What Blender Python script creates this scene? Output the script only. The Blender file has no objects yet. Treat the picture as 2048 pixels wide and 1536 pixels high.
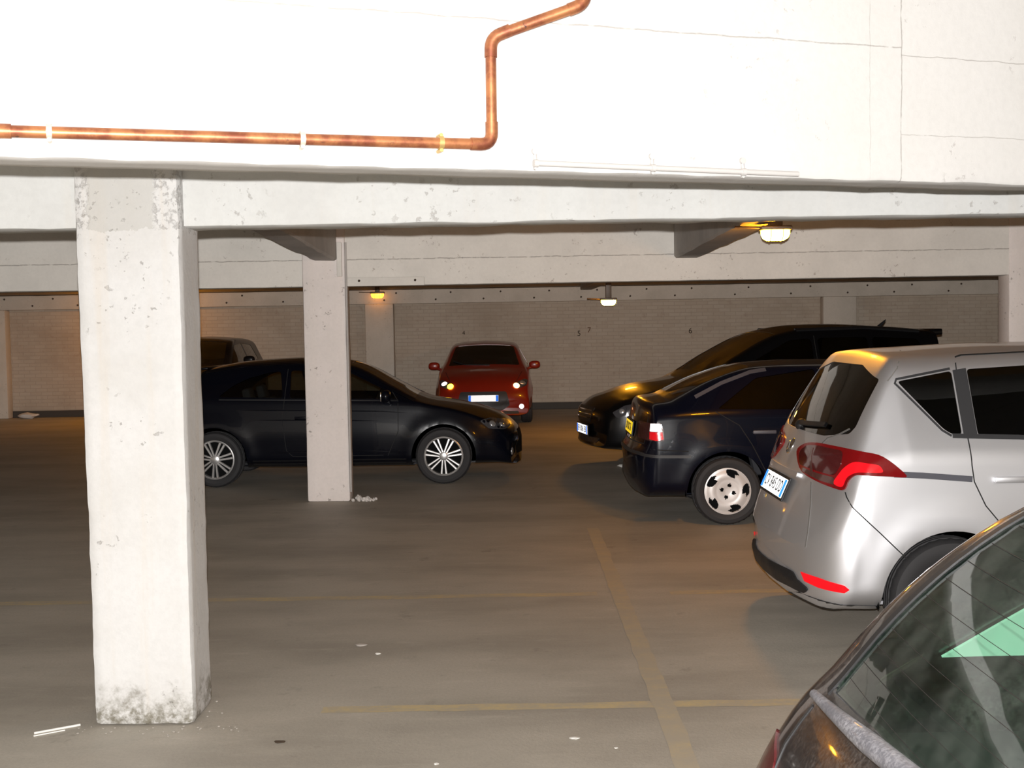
import bpy, bmesh, math, random
from mathutils import Vector, Matrix, noise
from mathutils.bvhtree import BVHTree

random.seed(7)
scene = bpy.context.scene
COL = scene.collection
PI = math.pi

# ------------------------------------------------------------------ materials
MATS = {}


def nn(nt, t, **kw):
    n = nt.nodes.new(t)
    for k, v in kw.items():
        if isinstance(k, str) and hasattr(n, k):
            setattr(n, k, v)
    return n


def pmat(name, color, rough=0.5, metal=0.0, coat=0.0, coat_rough=0.05, spec=0.5, emit=None, estr=0.0, trans=0.0):
    if name in MATS:
        return MATS[name]
    m = bpy.data.materials.new(name)
    m.use_nodes = True
    b = m.node_tree.nodes['Principled BSDF']
    b.inputs['Base Color'].default_value = (*color, 1)
    b.inputs['Roughness'].default_value = rough
    b.inputs['Metallic'].default_value = metal
    b.inputs['Coat Weight'].default_value = coat
    b.inputs['Coat Roughness'].default_value = coat_rough
    b.inputs['Specular IOR Level'].default_value = spec
    if emit:
        b.inputs['Emission Color'].default_value = (*emit, 1)
        b.inputs['Emission Strength'].default_value = estr
    MATS[name] = m
    return m


def math_node(nt, op, a, b=None, c=None, clamp=False):
    n = nt.nodes.new('ShaderNodeMath')
    n.operation = op
    n.use_clamp = clamp
    for i, v in enumerate((a, b, c)):
        if v is None:
            continue
        if isinstance(v, (int, float)):
            n.inputs[i].default_value = v
        else:
            nt.links.new(v, n.inputs[i])
    return n.outputs[0]


def mix_col(nt, fac, a, b, mode='MIX'):
    n = nt.nodes.new('ShaderNodeMix')
    n.data_type = 'RGBA'
    n.blend_type = mode
    for sock, v in ((n.inputs['Factor'], fac), (n.inputs['A'], a), (n.inputs['B'], b)):
        if isinstance(v, (int, float)):
            sock.default_value = v
        elif isinstance(v, tuple):
            sock.default_value = (*v, 1) if len(v) == 3 else v
        else:
            nt.links.new(v, sock)
    return n.outputs['Result']


def sstep(nt, v, lo, hi):
    n = nt.nodes.new('ShaderNodeMapRange')
    n.interpolation_type = 'SMOOTHSTEP'
    n.inputs['From Min'].default_value = lo
    n.inputs['From Max'].default_value = hi
    nt.links.new(v, n.inputs['Value'])
    return n.outputs['Result']


def noise_tex(nt, vec, scale, detail=4, rough=0.55):
    n = nt.nodes.new('ShaderNodeTexNoise')
    n.inputs['Scale'].default_value = scale
    n.inputs['Detail'].default_value = detail
    n.inputs['Roughness'].default_value = rough
    nt.links.new(vec, n.inputs['Vector'])
    return n.outputs['Fac']


def vscale(nt, vec, s):
    n = nt.nodes.new('ShaderNodeVectorMath')
    n.operation = 'MULTIPLY'
    nt.links.new(vec, n.inputs[0])
    n.inputs[1].default_value = s
    return n.outputs[0]


def concrete(name, base, dark, chip=(0.16, 0.15, 0.14), chip_amt=1.0, streak=0.0, mould=False, seams=(), bump=0.35, rough=0.75, patched_head=None):
    """Painted concrete: blotches, chipped pits, formwork seams (axis, position, half width, lo, hi of other axis, other axis)."""
    if name in MATS:
        return MATS[name]
    m = bpy.data.materials.new(name)
    m.use_nodes = True
    nt = m.node_tree
    b = nt.nodes['Principled BSDF']
    tc = nt.nodes.new('ShaderNodeTexCoord')
    v = tc.outputs['Object']
    sx = nt.nodes.new('ShaderNodeSeparateXYZ')
    nt.links.new(v, sx.inputs[0])
    n1 = noise_tex(nt, v, 2.2, 5, 0.6)
    col = mix_col(nt, sstep(nt, n1, 0.35, 0.75), base, dark)
    n_f = noise_tex(nt, v, 40, 3, 0.6)
    col = mix_col(nt, math_node(nt, 'MULTIPLY', sstep(nt, n_f, 0.3, 0.8), 0.18), col, tuple(c * 0.72 for c in base))
    height = math_node(nt, 'MULTIPLY', n_f, 0.25)
    # chipped pits: two noises multiplied so they come in small groups
    g = sstep(nt, noise_tex(nt, v, 2.6, 2), 0.52, 0.62)
    p = sstep(nt, noise_tex(nt, v, 25, 5, 0.65), 0.61, 0.66)
    pit = math_node(nt, 'MULTIPLY', g, p)
    col = mix_col(nt, math_node(nt, 'MULTIPLY', pit, 0.62 * chip_amt, clamp=True), col, chip)
    height = math_node(nt, 'SUBTRACT', height, math_node(nt, 'MULTIPLY', pit, 1.2))
    if streak:
        s = noise_tex(nt, vscale(nt, v, (1, 1, 0.05)), 11, 4, 0.6)
        col = mix_col(nt, math_node(nt, 'MULTIPLY', sstep(nt, s, 0.5, 0.75), streak), col, (0.58, 0.5, 0.4))
    ax = {'x': 0, 'y': 1, 'z': 2}
    wob = math_node(nt, 'MULTIPLY', math_node(nt, 'SUBTRACT', noise_tex(nt, v, 9, 4), 0.5), 0.02)
    for (a, pos, w, o, lo, hi, k) in seams:
        d = math_node(nt, 'ABSOLUTE', math_node(nt, 'SUBTRACT', math_node(nt, 'ADD', sx.outputs[ax[a]], wob), pos))
        line = math_node(nt, 'LESS_THAN', d, w)
        if o:
            line = math_node(nt, 'MULTIPLY', line, math_node(nt, 'GREATER_THAN', sx.outputs[ax[o]], lo))
            line = math_node(nt, 'MULTIPLY', line, math_node(nt, 'LESS_THAN', sx.outputs[ax[o]], hi))
        line = math_node(nt, 'MULTIPLY', line, sstep(nt, noise_tex(nt, v, 14, 3), 0.3, 0.5))
        col = mix_col(nt, math_node(nt, 'MULTIPLY', line, k), col, (0.2, 0.18, 0.16))
        height = math_node(nt, 'SUBTRACT', height, line)
    if mould:
        zz = math_node(nt, 'ADD', sx.outputs[2], math_node(nt, 'MULTIPLY', math_node(nt, 'SUBTRACT', noise_tex(nt, v, 7, 5, 0.7), 0.5), 0.42))
        mk = math_node(nt, 'SUBTRACT', 1.0, sstep(nt, zz, 0.05, 0.20))
        mk = math_node(nt, 'MULTIPLY', mk, sstep(nt, noise_tex(nt, v, 24, 5, 0.7), 0.32, 0.62))
        col = mix_col(nt, math_node(nt, 'MULTIPLY', mk, 0.85), col, (0.13, 0.115, 0.075))
    if patched_head:
        # grey plaster repair round the head of the pillar, flaking along its edge
        ed = math_node(nt, 'ADD', sx.outputs[2], math_node(nt, 'MULTIPLY', math_node(nt, 'SUBTRACT', noise_tex(nt, v, 16, 5, 0.7), 0.5), 0.10))
        up = math_node(nt, 'GREATER_THAN', ed, patched_head)
        nx = math_node(nt, 'ADD', sx.outputs[0], math_node(nt, 'MULTIPLY', math_node(nt, 'SUBTRACT', noise_tex(nt, v, 13, 5, 0.7), 0.5), 0.09))
        core = math_node(nt, 'MULTIPLY', sstep(nt, math_node(nt, 'ABSOLUTE', math_node(nt, 'ADD', nx, 0.03)), 0.155, 0.135), up)
        fl_ = math_node(nt, 'MULTIPLY', math_node(nt, 'MULTIPLY', up, math_node(nt, 'SUBTRACT', 1.0, core)), sstep(nt, noise_tex(nt, v, 30, 5, 0.7), 0.5, 0.62))
        col = mix_col(nt, math_node(nt, 'MULTIPLY', core, 0.6), col, (0.44, 0.43, 0.40))
        col = mix_col(nt, math_node(nt, 'MULTIPLY', fl_, 0.45), col, (0.30, 0.28, 0.26))
        height = math_node(nt, 'ADD', math_node(nt, 'SUBTRACT', height, fl_), math_node(nt, 'MULTIPLY', core, 0.5))
    nt.links.new(col, b.inputs['Base Color'])
    b.inputs['Roughness'].default_value = rough
    b.inputs['Specular IOR Level'].default_value = 0.25
    bp = nt.nodes.new('ShaderNodeBump')
    bp.inputs['Strength'].default_value = bump
    bp.inputs['Distance'].default_value = 0.012
    nt.links.new(height, bp.inputs['Height'])
    nt.links.new(bp.outputs[0], b.inputs['Normal'])
    MATS[name] = m
    return m


def floor_material():
    m = bpy.data.materials.new('garage_floor')
    m.use_nodes = True
    nt = m.node_tree
    b = nt.nodes['Principled BSDF']
    v = nt.nodes.new('ShaderNodeTexCoord').outputs['Object']
    n1 = noise_tex(nt, vscale(nt, v, (0.7, 1.6, 1)), 0.9, 6, 0.6)
    col = mix_col(nt, sstep(nt, n1, 0.32, 0.72), (0.46, 0.42, 0.36), (0.33, 0.30, 0.255))
    n2 = noise_tex(nt, vscale(nt, v, (1.4, 5.0, 1)), 1.6, 6, 0.7)
    col = mix_col(nt, math_node(nt, 'MULTIPLY', sstep(nt, n2, 0.52, 0.78), 0.45), col, (0.58, 0.535, 0.465))
    n3 = noise_tex(nt, v, 3.4, 5, 0.7)
    col = mix_col(nt, math_node(nt, 'MULTIPLY', sstep(nt, n3, 0.6, 0.75), 0.55), col, (0.17, 0.15, 0.125))
    n4 = noise_tex(nt, v, 60, 4, 0.7)
    col = mix_col(nt, math_node(nt, 'MULTIPLY', sstep(nt, n4, 0.35, 0.75), 0.25), col, (0.26, 0.235, 0.2))
    nt.links.new(col, b.inputs['Base Color'])
    b.inputs['Roughness'].default_value = 0.62
    b.inputs['Specular IOR Level'].default_value = 0.3
    bp = nt.nodes.new('ShaderNodeBump')
    bp.inputs['Strength'].default_value = 0.25
    bp.inputs['Distance'].default_value = 0.006
    nt.links.new(math_node(nt, 'ADD', n4, n3), bp.inputs['Height'])
    nt.links.new(bp.outputs[0], b.inputs['Normal'])
    return m


def paint_line_material(name='worn_yellow_paint', lo=0.38, hi=0.66):
    """Worn yellow road paint: bare concrete shows where the paint is gone."""
    m = bpy.data.materials.new(name)
    m.use_nodes = True
    nt = m.node_tree
    b = nt.nodes['Principled BSDF']
    v = nt.nodes.new('ShaderNodeTexCoord').outputs['Object']
    n1 = noise_tex(nt, vscale(nt, v, (1.2, 3, 1)), 2.3, 6, 0.7)
    n2 = noise_tex(nt, v, 30, 5, 0.7)
    w = math_node(nt, 'ADD', math_node(nt, 'MULTIPLY', n1, 0.65), math_node(nt, 'MULTIPLY', n2, 0.35))
    col = mix_col(nt, sstep(nt, w, lo, hi), (0.40, 0.355, 0.285), (0.56, 0.44, 0.23))
    nt.links.new(col, b.inputs['Base Color'])
    b.inputs['Roughness'].default_value = 0.6
    return m


def brick_material():
    m = bpy.data.materials.new('painted_brick')
    m.use_nodes = True
    nt = m.node_tree
    b = nt.nodes['Principled BSDF']
    v = nt.nodes.new('ShaderNodeTexCoord').outputs['Object']
    sx = nt.nodes.new('ShaderNodeSeparateXYZ')
    nt.links.new(v, sx.inputs[0])
    cb = nt.nodes.new('ShaderNodeCombineXYZ')
    nt.links.new(math_node(nt, 'ADD', sx.outputs[0], sx.outputs[1]), cb.inputs[0])
    nt.links.new(sx.outputs[2], cb.inputs[1])
    br = nt.nodes.new('ShaderNodeTexBrick')
    nt.links.new(cb.outputs[0], br.inputs['Vector'])
    br.inputs['Color1'].default_value = (0.47, 0.395, 0.315, 1)
    br.inputs['Color2'].default_value = (0.44, 0.36, 0.28, 1)
    br.inputs['Mortar'].default_value = (0.395, 0.325, 0.255, 1)
    br.inputs['Scale'].default_value = 1.0
    br.inputs['Mortar Size'].default_value = 0.006
    br.inputs['Brick Width'].default_value = 0.23
    br.inputs['Row Height'].default_value = 0.075
    n1 = noise_tex(nt, v, 0.8, 6, 0.65)
    col = mix_col(nt, math_node(nt, 'MULTIPLY', sstep(nt, n1, 0.42, 0.7), 0.5), br.outputs['Color'], (0.31, 0.24, 0.175))
    n2 = noise_tex(nt, v, 5, 6, 0.75)
    col = mix_col(nt, math_node(nt, 'MULTIPLY', sstep(nt, n2, 0.56, 0.72), 0.5), col, (0.27, 0.18, 0.125))
    nt.links.new(col, b.inputs['Base Color'])
    b.inputs['Roughness'].default_value = 0.8
    bp = nt.nodes.new('ShaderNodeBump')
    bp.inputs['Strength'].default_value = 0.45
    bp.inputs['Distance'].default_value = 0.008
    nt.links.new(math_node(nt, 'SUBTRACT', 1.0, br.outputs['Fac']), bp.inputs['Height'])
    nt.links.new(bp.outputs[0], b.inputs['Normal'])
    return m


def copper_material():
    m = bpy.data.materials.new('aged_copper')
    m.use_nodes = True
    nt = m.node_tree
    b = nt.nodes['Principled BSDF']
    v = nt.nodes.new('ShaderNodeTexCoord').outputs['Object']
    n1 = noise_tex(nt, v, 9, 5, 0.65)
    col = mix_col(nt, sstep(nt, n1, 0.38, 0.62), (0.50, 0.205, 0.085), (0.25, 0.075, 0.04))
    n2 = noise_tex(nt, v, 26, 5, 0.7)
    col = mix_col(nt, sstep(nt, n2, 0.6, 0.7), col, (0.08, 0.04, 0.035))
    n3 = noise_tex(nt, v, 14, 4, 0.6)
    col = mix_col(nt, sstep(nt, n3, 0.66, 0.74), col, (0.35, 0.42, 0.36))
    nt.links.new(col, b.inputs['Base Color'])
    b.inputs['Metallic'].default_value = 0.55
    b.inputs['Roughness'].default_value = 0.42
    return m


def glass_material(name, tint, refl=1.0, dirt=0.0):
    """Thin car glazing: tinted see-through pane with a Fresnel reflection and a little dust."""
    m = bpy.data.materials.new(name)
    m.use_nodes = True
    nt = m.node_tree
    nt.nodes.clear()
    out = nt.nodes.new('ShaderNodeOutputMaterial')
    tr = nt.nodes.new('ShaderNodeBsdfTransparent')
    tr.inputs['Color'].default_value = (*tint, 1)
    gl = nt.nodes.new('ShaderNodeBsdfGlossy')
    gl.inputs['Roughness'].default_value = 0.02
    fr = nt.nodes.new('ShaderNodeFresnel')
    fr.inputs['IOR'].default_value = 1.5
    mx = nt.nodes.new('ShaderNodeMixShader')
    ge = nt.nodes.new('ShaderNodeNewGeometry')     # a thin pane mirrors once, at the face the light meets first
    first = math_node(nt, 'SUBTRACT', 1.0, ge.outputs['Backfacing'])
    nt.links.new(math_node(nt, 'MULTIPLY', math_node(nt, 'MULTIPLY', fr.outputs[0], refl * 1.6), first, clamp=True), mx.inputs[0])
    nt.links.new(tr.outputs[0], mx.inputs[1])
    nt.links.new(gl.outputs[0], mx.inputs[2])
    last = mx.outputs[0]
    if dirt:
        df = nt.nodes.new('ShaderNodeBsdfDiffuse')
        df.inputs['Color'].default_value = (0.4, 0.4, 0.38, 1)
        v = nt.nodes.new('ShaderNodeTexCoord').outputs['Object']
        n1 = sstep(nt, noise_tex(nt, v, 6, 6, 0.7), 0.35, 0.8)
        m2 = nt.nodes.new('ShaderNodeMixShader')
        nt.links.new(math_node(nt, 'MULTIPLY', n1, dirt), m2.inputs[0])
        nt.links.new(last, m2.inputs[1])
        nt.links.new(df.outputs[0], m2.inputs[2])
        last = m2.outputs[0]
    nt.links.new(last, out.inputs[0])
    MATS[name] = m
    return m


def reflector_material(name, color, amount=0.5, rough=0.45):
    """Retroreflective sheeting / lamp reflector: part of the light returns toward where it came from, as on real number plates."""
    m = bpy.data.materials.new(name)
    m.use_nodes = True
    nt = m.node_tree
    nt.nodes.clear()
    out = nt.nodes.new('ShaderNodeOutputMaterial')
    b = nt.nodes.new('ShaderNodeBsdfPrincipled')
    b.inputs['Base Color'].default_value = (*color, 1)
    b.inputs['Roughness'].default_value = 0.15
    gl = nt.nodes.new('ShaderNodeBsdfGlossy')
    gl.inputs['Color'].default_value = (*color, 1)
    gl.inputs['Roughness'].default_value = rough
    ge = nt.nodes.new('ShaderNodeNewGeometry')
    nt.links.new(ge.outputs['Incoming'], gl.inputs['Normal'])
    mx = nt.nodes.new('ShaderNodeMixShader')
    mx.inputs[0].default_value = amount
    nt.links.new(b.outputs[0], mx.inputs[1])
    nt.links.new(gl.outputs[0], mx.inputs[2])
    nt.links.new(mx.outputs[0], out.inputs[0])
    MATS[name] = m
    return m


def dusty_paint(name, color, dust, amt, rough=0.3, coat=1.0):
    m = bpy.data.materials.new(name)
    m.use_nodes = True
    nt = m.node_tree
    b = nt.nodes['Principled BSDF']
    v = nt.nodes.new('ShaderNodeTexCoord').outputs['Object']
    n1 = noise_tex(nt, v, 5, 6, 0.7)
    n2 = noise_tex(nt, v, 120, 4, 0.75)
    f = math_node(nt, 'MULTIPLY', math_node(nt, 'MULTIPLY', sstep(nt, n1, 0.3, 0.75), sstep(nt, n2, 0.35, 0.7)), amt)
    nt.links.new(mix_col(nt, f, color, dust), b.inputs['Base Color'])
    b.inputs['Roughness'].default_value = rough
    b.inputs['Coat Weight'].default_value = coat
    b.inputs['Coat Roughness'].default_value = 0.04
    MATS[name] = m
    return m


WHITE = (0.80, 0.785, 0.755)
M_FLOOR = floor_material()
M_LINE = paint_line_material()
M_LINE_FAINT = paint_line_material('faded_yellow_paint', 0.40, 0.85)
M_BRICK = brick_material()
M_COPPER = copper_material()
M_CEIL = concrete('ceiling_paint', (0.6, 0.57, 0.52), (0.52, 0.49, 0.45))
M_HEADER = concrete('header_paint', (0.575, 0.565, 0.55), (0.55, 0.54, 0.52), chip=(0.38, 0.35, 0.34), seams=[
    ('z', 2.638, 0.0022, 'x', -1.5, 1.372, 0.5), ('z', 2.614, 0.0016, 'x', 1.372, 4, 0.5), ('z', 2.357, 0.0014, 'x', 1.372, 4, 0.4),
    ('x', 1.372, 0.002, None, 0, 0, 0.55), ('x', 1.251, 0.0012, None, 0, 0, 0.3)], bump=0.25)
M_BEAM = concrete('beam_paint', (0.59, 0.595, 0.58), (0.54, 0.54, 0.525), chip=(0.35, 0.33, 0.31), bump=0.4, streak=0.15)
M_BEAM_MID = concrete('beam_paint_mid', (0.70, 0.665, 0.61), (0.63, 0.60, 0.55), chip=(0.3, 0.25, 0.22), seams=[('z', 2.43, 0.005, None, 0, 0, 0.6)], bump=0.25)
M_BEAM_FAR = concrete('beam_paint_far', (0.60, 0.53, 0.45), (0.52, 0.46, 0.385), chip=(0.2, 0.16, 0.12))
M_PILLAR = concrete('pillar_paint', (0.62, 0.615, 0.605), (0.56, 0.55, 0.53), chip=(0.3, 0.28, 0.26), streak=0.3, mould=True, bump=0.5, patched_head=2.19)
M_PILLAR_MID = concrete('pillar_paint_mid', (0.76, 0.69, 0.65), (0.70, 0.64, 0.60), chip=(0.22, 0.19, 0.17), streak=0.1, bump=0.4, chip_amt=1.3)
M_JOIST = concrete('joist_concrete', (0.46, 0.43, 0.40), (0.36, 0.335, 0.32), chip=(0.2, 0.18, 0.17))
M_SKIRT = pmat('wall_foot_tar', (0.05, 0.042, 0.035), 0.8)
M_WHITE_PLASTIC = pmat('white_painted_conduit', (0.50, 0.485, 0.47), 0.5)
M_CLIP = pmat('zinc_clip', (0.75, 0.7, 0.6), 0.4, 0.5)
M_BRASS = pmat('brass_clip', (0.7, 0.5, 0.2), 0.4, 0.7)
M_STENCIL = pmat('black_stencil_paint', (0.035, 0.02, 0.012), 0.8)
M_SMUDGE = pmat('brown_smudge', (0.13, 0.065, 0.035), 0.9)
M_RUBBLE = pmat('broken_plaster', (0.62, 0.58, 0.54), 0.9)
M_CRUMB = pmat('dirty_crumbs', (0.34, 0.31, 0.27), 0.9)
M_PAPER = pmat('paper_scrap', (0.75, 0.73, 0.68), 0.8)
M_LEAF = pmat('dead_leaf', (0.06, 0.04, 0.025), 0.8)
M_LAMPBODY = pmat('lamp_housing', (0.12, 0.08, 0.05), 0.5)
M_LENS = pmat('sodium_lens', (0.9, 0.6, 0.25), 0.3, emit=(1.0, 0.39, 0.012), estr=205.0)
M_LENS_FAR = pmat('sodium_lens_bright', (0.9, 0.6, 0.25), 0.3, emit=(1.0, 0.40, 0.02), estr=170.0)
M_LENS_DIM = pmat('sodium_lens_dim', (0.9, 0.5, 0.15), 0.3, emit=(1.0, 0.36, 0.02), estr=5.0)

M_TYRE = pmat('tyre_rubber', (0.022, 0.021, 0.022), 0.75)
M_BLACK = pmat('black_plastic', (0.012, 0.012, 0.013), 0.5)
M_DARKGREY = pmat('grey_plastic', (0.028, 0.028, 0.03), 0.55)
M_SEAM = pmat('door_gap', (0.01, 0.01, 0.01), 0.9)
M_SEAM_GREY = pmat('tailgate_seam', (0.16, 0.15, 0.14), 0.6)
M_TRIMGREY = pmat('rail_plastic', (0.07, 0.07, 0.085), 0.5)
M_LINER = pmat('arch_liner', (0.006, 0.006, 0.006), 0.95, spec=0.1)
M_CLOTH = pmat('seat_cloth', (0.035, 0.035, 0.04), 0.9)
M_CLOTH_G = pmat('seat_cloth_grey', (0.12, 0.125, 0.125), 0.9)
M_TRIM_IN = pmat('cabin_trim', (0.02, 0.02, 0.022), 0.85)
M_TRIM_LIGHT = pmat('light_cabin_trim', (0.34, 0.35, 0.34), 0.8)
M_ALLOY = pmat('alloy_wheel', (0.62, 0.61, 0.60), 0.28, 0.75)
M_HUBCAP = pmat('silver_hubcap', (0.63, 0.60, 0.58), 0.42, 0.25)
M_CHROME = pmat('chrome', (0.8, 0.8, 0.8), 0.12, 1.0)
M_LAMPGLASS = pmat('lamp_reflector', (0.72, 0.72, 0.74), 0.15, 0.8)
M_HEADDARK = pmat('dark_headlight', (0.05, 0.05, 0.055), 0.12, 0.0, 1.0)
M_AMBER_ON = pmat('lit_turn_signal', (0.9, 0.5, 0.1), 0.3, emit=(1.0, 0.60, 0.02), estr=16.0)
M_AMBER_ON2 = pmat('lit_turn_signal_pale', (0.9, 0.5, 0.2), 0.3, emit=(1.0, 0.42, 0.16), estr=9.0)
M_PLATE = reflector_material('plate_sheeting', (0.92, 0.93, 0.95), 0.6, 0.5)
M_PLATE_BLUE = reflector_material('plate_blue', (0.02, 0.16, 0.75), 0.6, 0.5)
M_PLATE_YELLOW = reflector_material('plate_yellow', (0.9, 0.62, 0.015), 0.35, 0.5)
M_PLATE_INK = pmat('plate_ink', (0.01, 0.01, 0.012), 0.6)
M_RED = reflector_material('red_lens', (0.15, 0.003, 0.004), 0.03, 0.4)
M_RED_MID = reflector_material('red_prism', (0.42, 0.004, 0.008), 0.14, 0.4)
M_RED_BRIGHT = reflector_material('red_reflector', (0.45, 0.003, 0.007), 0.22, 0.45)
M_RED_DARK = pmat('smoked_red_lens', (0.085, 0.008, 0.010), 0.08, 0.0, 1.0)
M_WHITE_REFL = reflector_material('white_reflector', (0.92, 0.9, 0.92), 0.6, 0.45)
M_RUST_LENS = pmat('rear_lamp_strip', (0.10, 0.035, 0.03), 0.15, coat=1.0)

M_SILVER = pmat('silver_metallic_paint', (0.74, 0.74, 0.765), 0.46, 0.86, 0.5, 0.06)
M_A1 = pmat('blue_black_paint', (0.0018, 0.0024, 0.0055), 0.26, 0.0, 0.4, 0.03, spec=0.15)
M_MAZDA = pmat('dark_navy_paint', (0.0015, 0.0026, 0.009), 0.26, 0.0, 0.4, 0.03, spec=0.15)
M_WAGON = pmat('black_paint', (0.003, 0.003, 0.0035), 0.30, 0.0, 0.5, 0.03, spec=0.15)
M_SUV = pmat('plum_black_paint', (0.005, 0.0035, 0.0045), 0.30, 0.0, 0.35, 0.03, spec=0.15)
M_REDPAINT = pmat('brick_red_paint', (0.21, 0.012, 0.005), 0.3, 0.0, 0.6, 0.04)
M_NEAR = dusty_paint('dusty_graphite_paint', (0.012, 0.012, 0.014), (0.30, 0.27, 0.25), 0.35, 0.3)
M_WIPER = dusty_paint('dusty_grey_plastic', (0.10, 0.10, 0.115), (0.45, 0.45, 0.48), 0.8, 0.6, 0.1)

M_GLASS = glass_material('tinted_glass', (0.42, 0.44, 0.43))
M_GLASS_LIGHT = glass_material('light_tinted_glass', (0.68, 0.70, 0.68))
M_BLIND = pmat('pale_sun_blind', (0.62, 0.80, 0.70), 0.8)
M_GRILLE = pmat('matt_grille', (0.004, 0.004, 0.004), 0.9, spec=0.08)
M_WIRE = pmat('heater_wire', (0.012, 0.008, 0.007), 0.6)
M_GLASS_CLEAR = glass_material('green_tinted_glass', (0.70, 0.86, 0.78))
M_GLASS_NEAR = glass_material('dusty_rear_glass', (0.78, 0.92, 0.85), 1.2, 0.07)
M_GLASS_PRIV = glass_material('privacy_glass', (0.10, 0.105, 0.11))

# ------------------------------------------------------------------ mesh helpers


def link(name, me, mats, parent=None, smooth=None):
    o = bpy.data.objects.new(name, me)
    COL.objects.link(o)
    for m in (mats if isinstance(mats, (list, tuple)) else [mats]):
        me.materials.append(m)
    if parent is not None:
        o.parent = parent
    if smooth is not None:
        for p in me.polygons:
            p.use_smooth = True
        me.set_sharp_from_angle(angle=math.radians(smooth))
    return o


def from_bm(name, bm, mats, parent=None, smooth=None):
    me = bpy.data.meshes.new(name)
    bm.normal_update()
    bm.to_mesh(me)
    bm.free()
    return link(name, me, mats, parent, smooth)


def pydata(name, v, f, mats, parent=None, smooth=None):
    me = bpy.data.meshes.new(name)
    me.from_pydata([tuple(p) for p in v], [], f)
    me.update()
    return link(name, me, mats, parent, smooth)


def thing(name, label, cat, loc=(0, 0, 0), rotz=0.0, group=None):
    o = bpy.data.objects.new(name, None)
    o.empty_display_size = 0.2
    COL.objects.link(o)
    o.location = loc
    o.rotation_euler = (0, 0, rotz)
    return tag(o, label, cat, group)


def tag(o, label, cat, group=None, kind=None):
    if label:
        o['label'] = label
    if cat:
        o['category'] = cat
    if group:
        o['group'] = group
    if kind:
        o['kind'] = kind
    return o


def bm_box(bm, c, s, rot=None, bevel=0.0, seg=2):
    r = bmesh.ops.create_cube(bm, size=1.0)
    vs = r['verts']
    bmesh.ops.scale(bm, vec=Vector(s), verts=vs)
    if bevel:
        es = list({e for v in vs for e in v.link_edges})
        rb = bmesh.ops.bevel(bm, geom=es, offset=bevel, segments=seg, affect='EDGES', profile=0.5)
        vs = list({v for f in rb['faces'] for v in f.verts} | {v for v in vs if v.is_valid})
    if rot is not None:
        bmesh.ops.rotate(bm, cent=(0, 0, 0), matrix=rot, verts=vs)
    bmesh.ops.translate(bm, vec=Vector(c), verts=vs)
    return vs


def tube_mesh(bm, pts, r, seg=14, caps=True, radii=None):
    pts = [Vector(p) for p in pts]
    rings = []
    prev_n = None
    for i, p in enumerate(pts):
        if i == 0:
            t = pts[1] - pts[0]
        elif i == len(pts) - 1:
            t = pts[-1] - pts[-2]
        else:
            t = (pts[i + 1] - p).normalized() + (p - pts[i - 1]).normalized()
        t.normalize()
        if prev_n is None:
            a = Vector((0, 0, 1)) if abs(t.z) < 0.9 else Vector((1, 0, 0))
            n = t.cross(a).normalized()
        else:
            n = (prev_n - t * prev_n.dot(t)).normalized()
        prev_n = n
        bn = t.cross(n)
        rr = radii[i] if radii else r
        rings.append([bm.verts.new(p + (n * math.cos(2 * PI * k / seg) + bn * math.sin(2 * PI * k / seg)) * rr) for k in range(seg)])
    for a, b in zip(rings, rings[1:]):
        for k in range(seg):
            bm.faces.new((a[k], a[(k + 1) % seg], b[(k + 1) % seg], b[k]))
    if caps:
        bm.faces.new(rings[0][::-1])
        bm.faces.new(rings[-1])


def arc_path(pts, r, n=6):
    """Polyline with its corners rounded by radius r."""
    pts = [Vector(p) for p in pts]
    out = [pts[0]]
    for a, b, c in zip(pts, pts[1:], pts[2:]):
        d1 = (a - b).normalized()
        d2 = (c - b).normalized()
        p1 = b + d1 * r
        p2 = b + d2 * r
        for k in range(n + 1):
            t = k / n
            out.append(p1 * (1 - t) ** 2 + b * 2 * t * (1 - t) + p2 * t * t)
    out.append(pts[-1])
    return out


def round_poly(pts, r, n=4):
    out = []
    k = len(pts)
    for i in range(k):
        a, b, c = Vector(pts[i - 1]), Vector(pts[i]), Vector(pts[(i + 1) % k])
        d1, d2 = a - b, c - b
        rr = min(r, d1.length * 0.42, d2.length * 0.42)
        p1 = b + d1.normalized() * rr
        p2 = b + d2.normalized() * rr
        for j in range(n + 1):
            t = j / n
            out.append(tuple(p1 * (1 - t) ** 2 + b * 2 * t * (1 - t) + p2 * t * t))
    return out


def blob(bm, c, s, p=2.6, u=16, v=10):
    """Super-ellipsoid: a rounded pod."""
    def sg(x):
        return math.copysign(abs(x) ** (2.0 / p), x)
    rows = []
    for j in range(v + 1):
        th = -PI / 2 + PI * j / v
        if j in (0, v):
            rows.append([bm.verts.new((c[0], c[1], c[2] + s[2] * (1 if j else -1)))])
            continue
        rows.append([bm.verts.new((c[0] + s[0] * sg(math.cos(th)) * sg(math.cos(2 * PI * k / u)),
                                   c[1] + s[1] * sg(math.cos(th)) * sg(math.sin(2 * PI * k / u)),
                                   c[2] + s[2] * sg(math.sin(th)))) for k in range(u)])
    for a, b in zip(rows, rows[1:]):
        for k in range(u):
            k2 = (k + 1) % u
            if len(a) == 1:
                bm.faces.new((a[0], b[k2], b[k]))
            elif len(b) == 1:
                bm.faces.new((a[k], a[k2], b[0]))
            else:
                bm.faces.new((a[k], a[k2], b[k2], b[k]))


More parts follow.
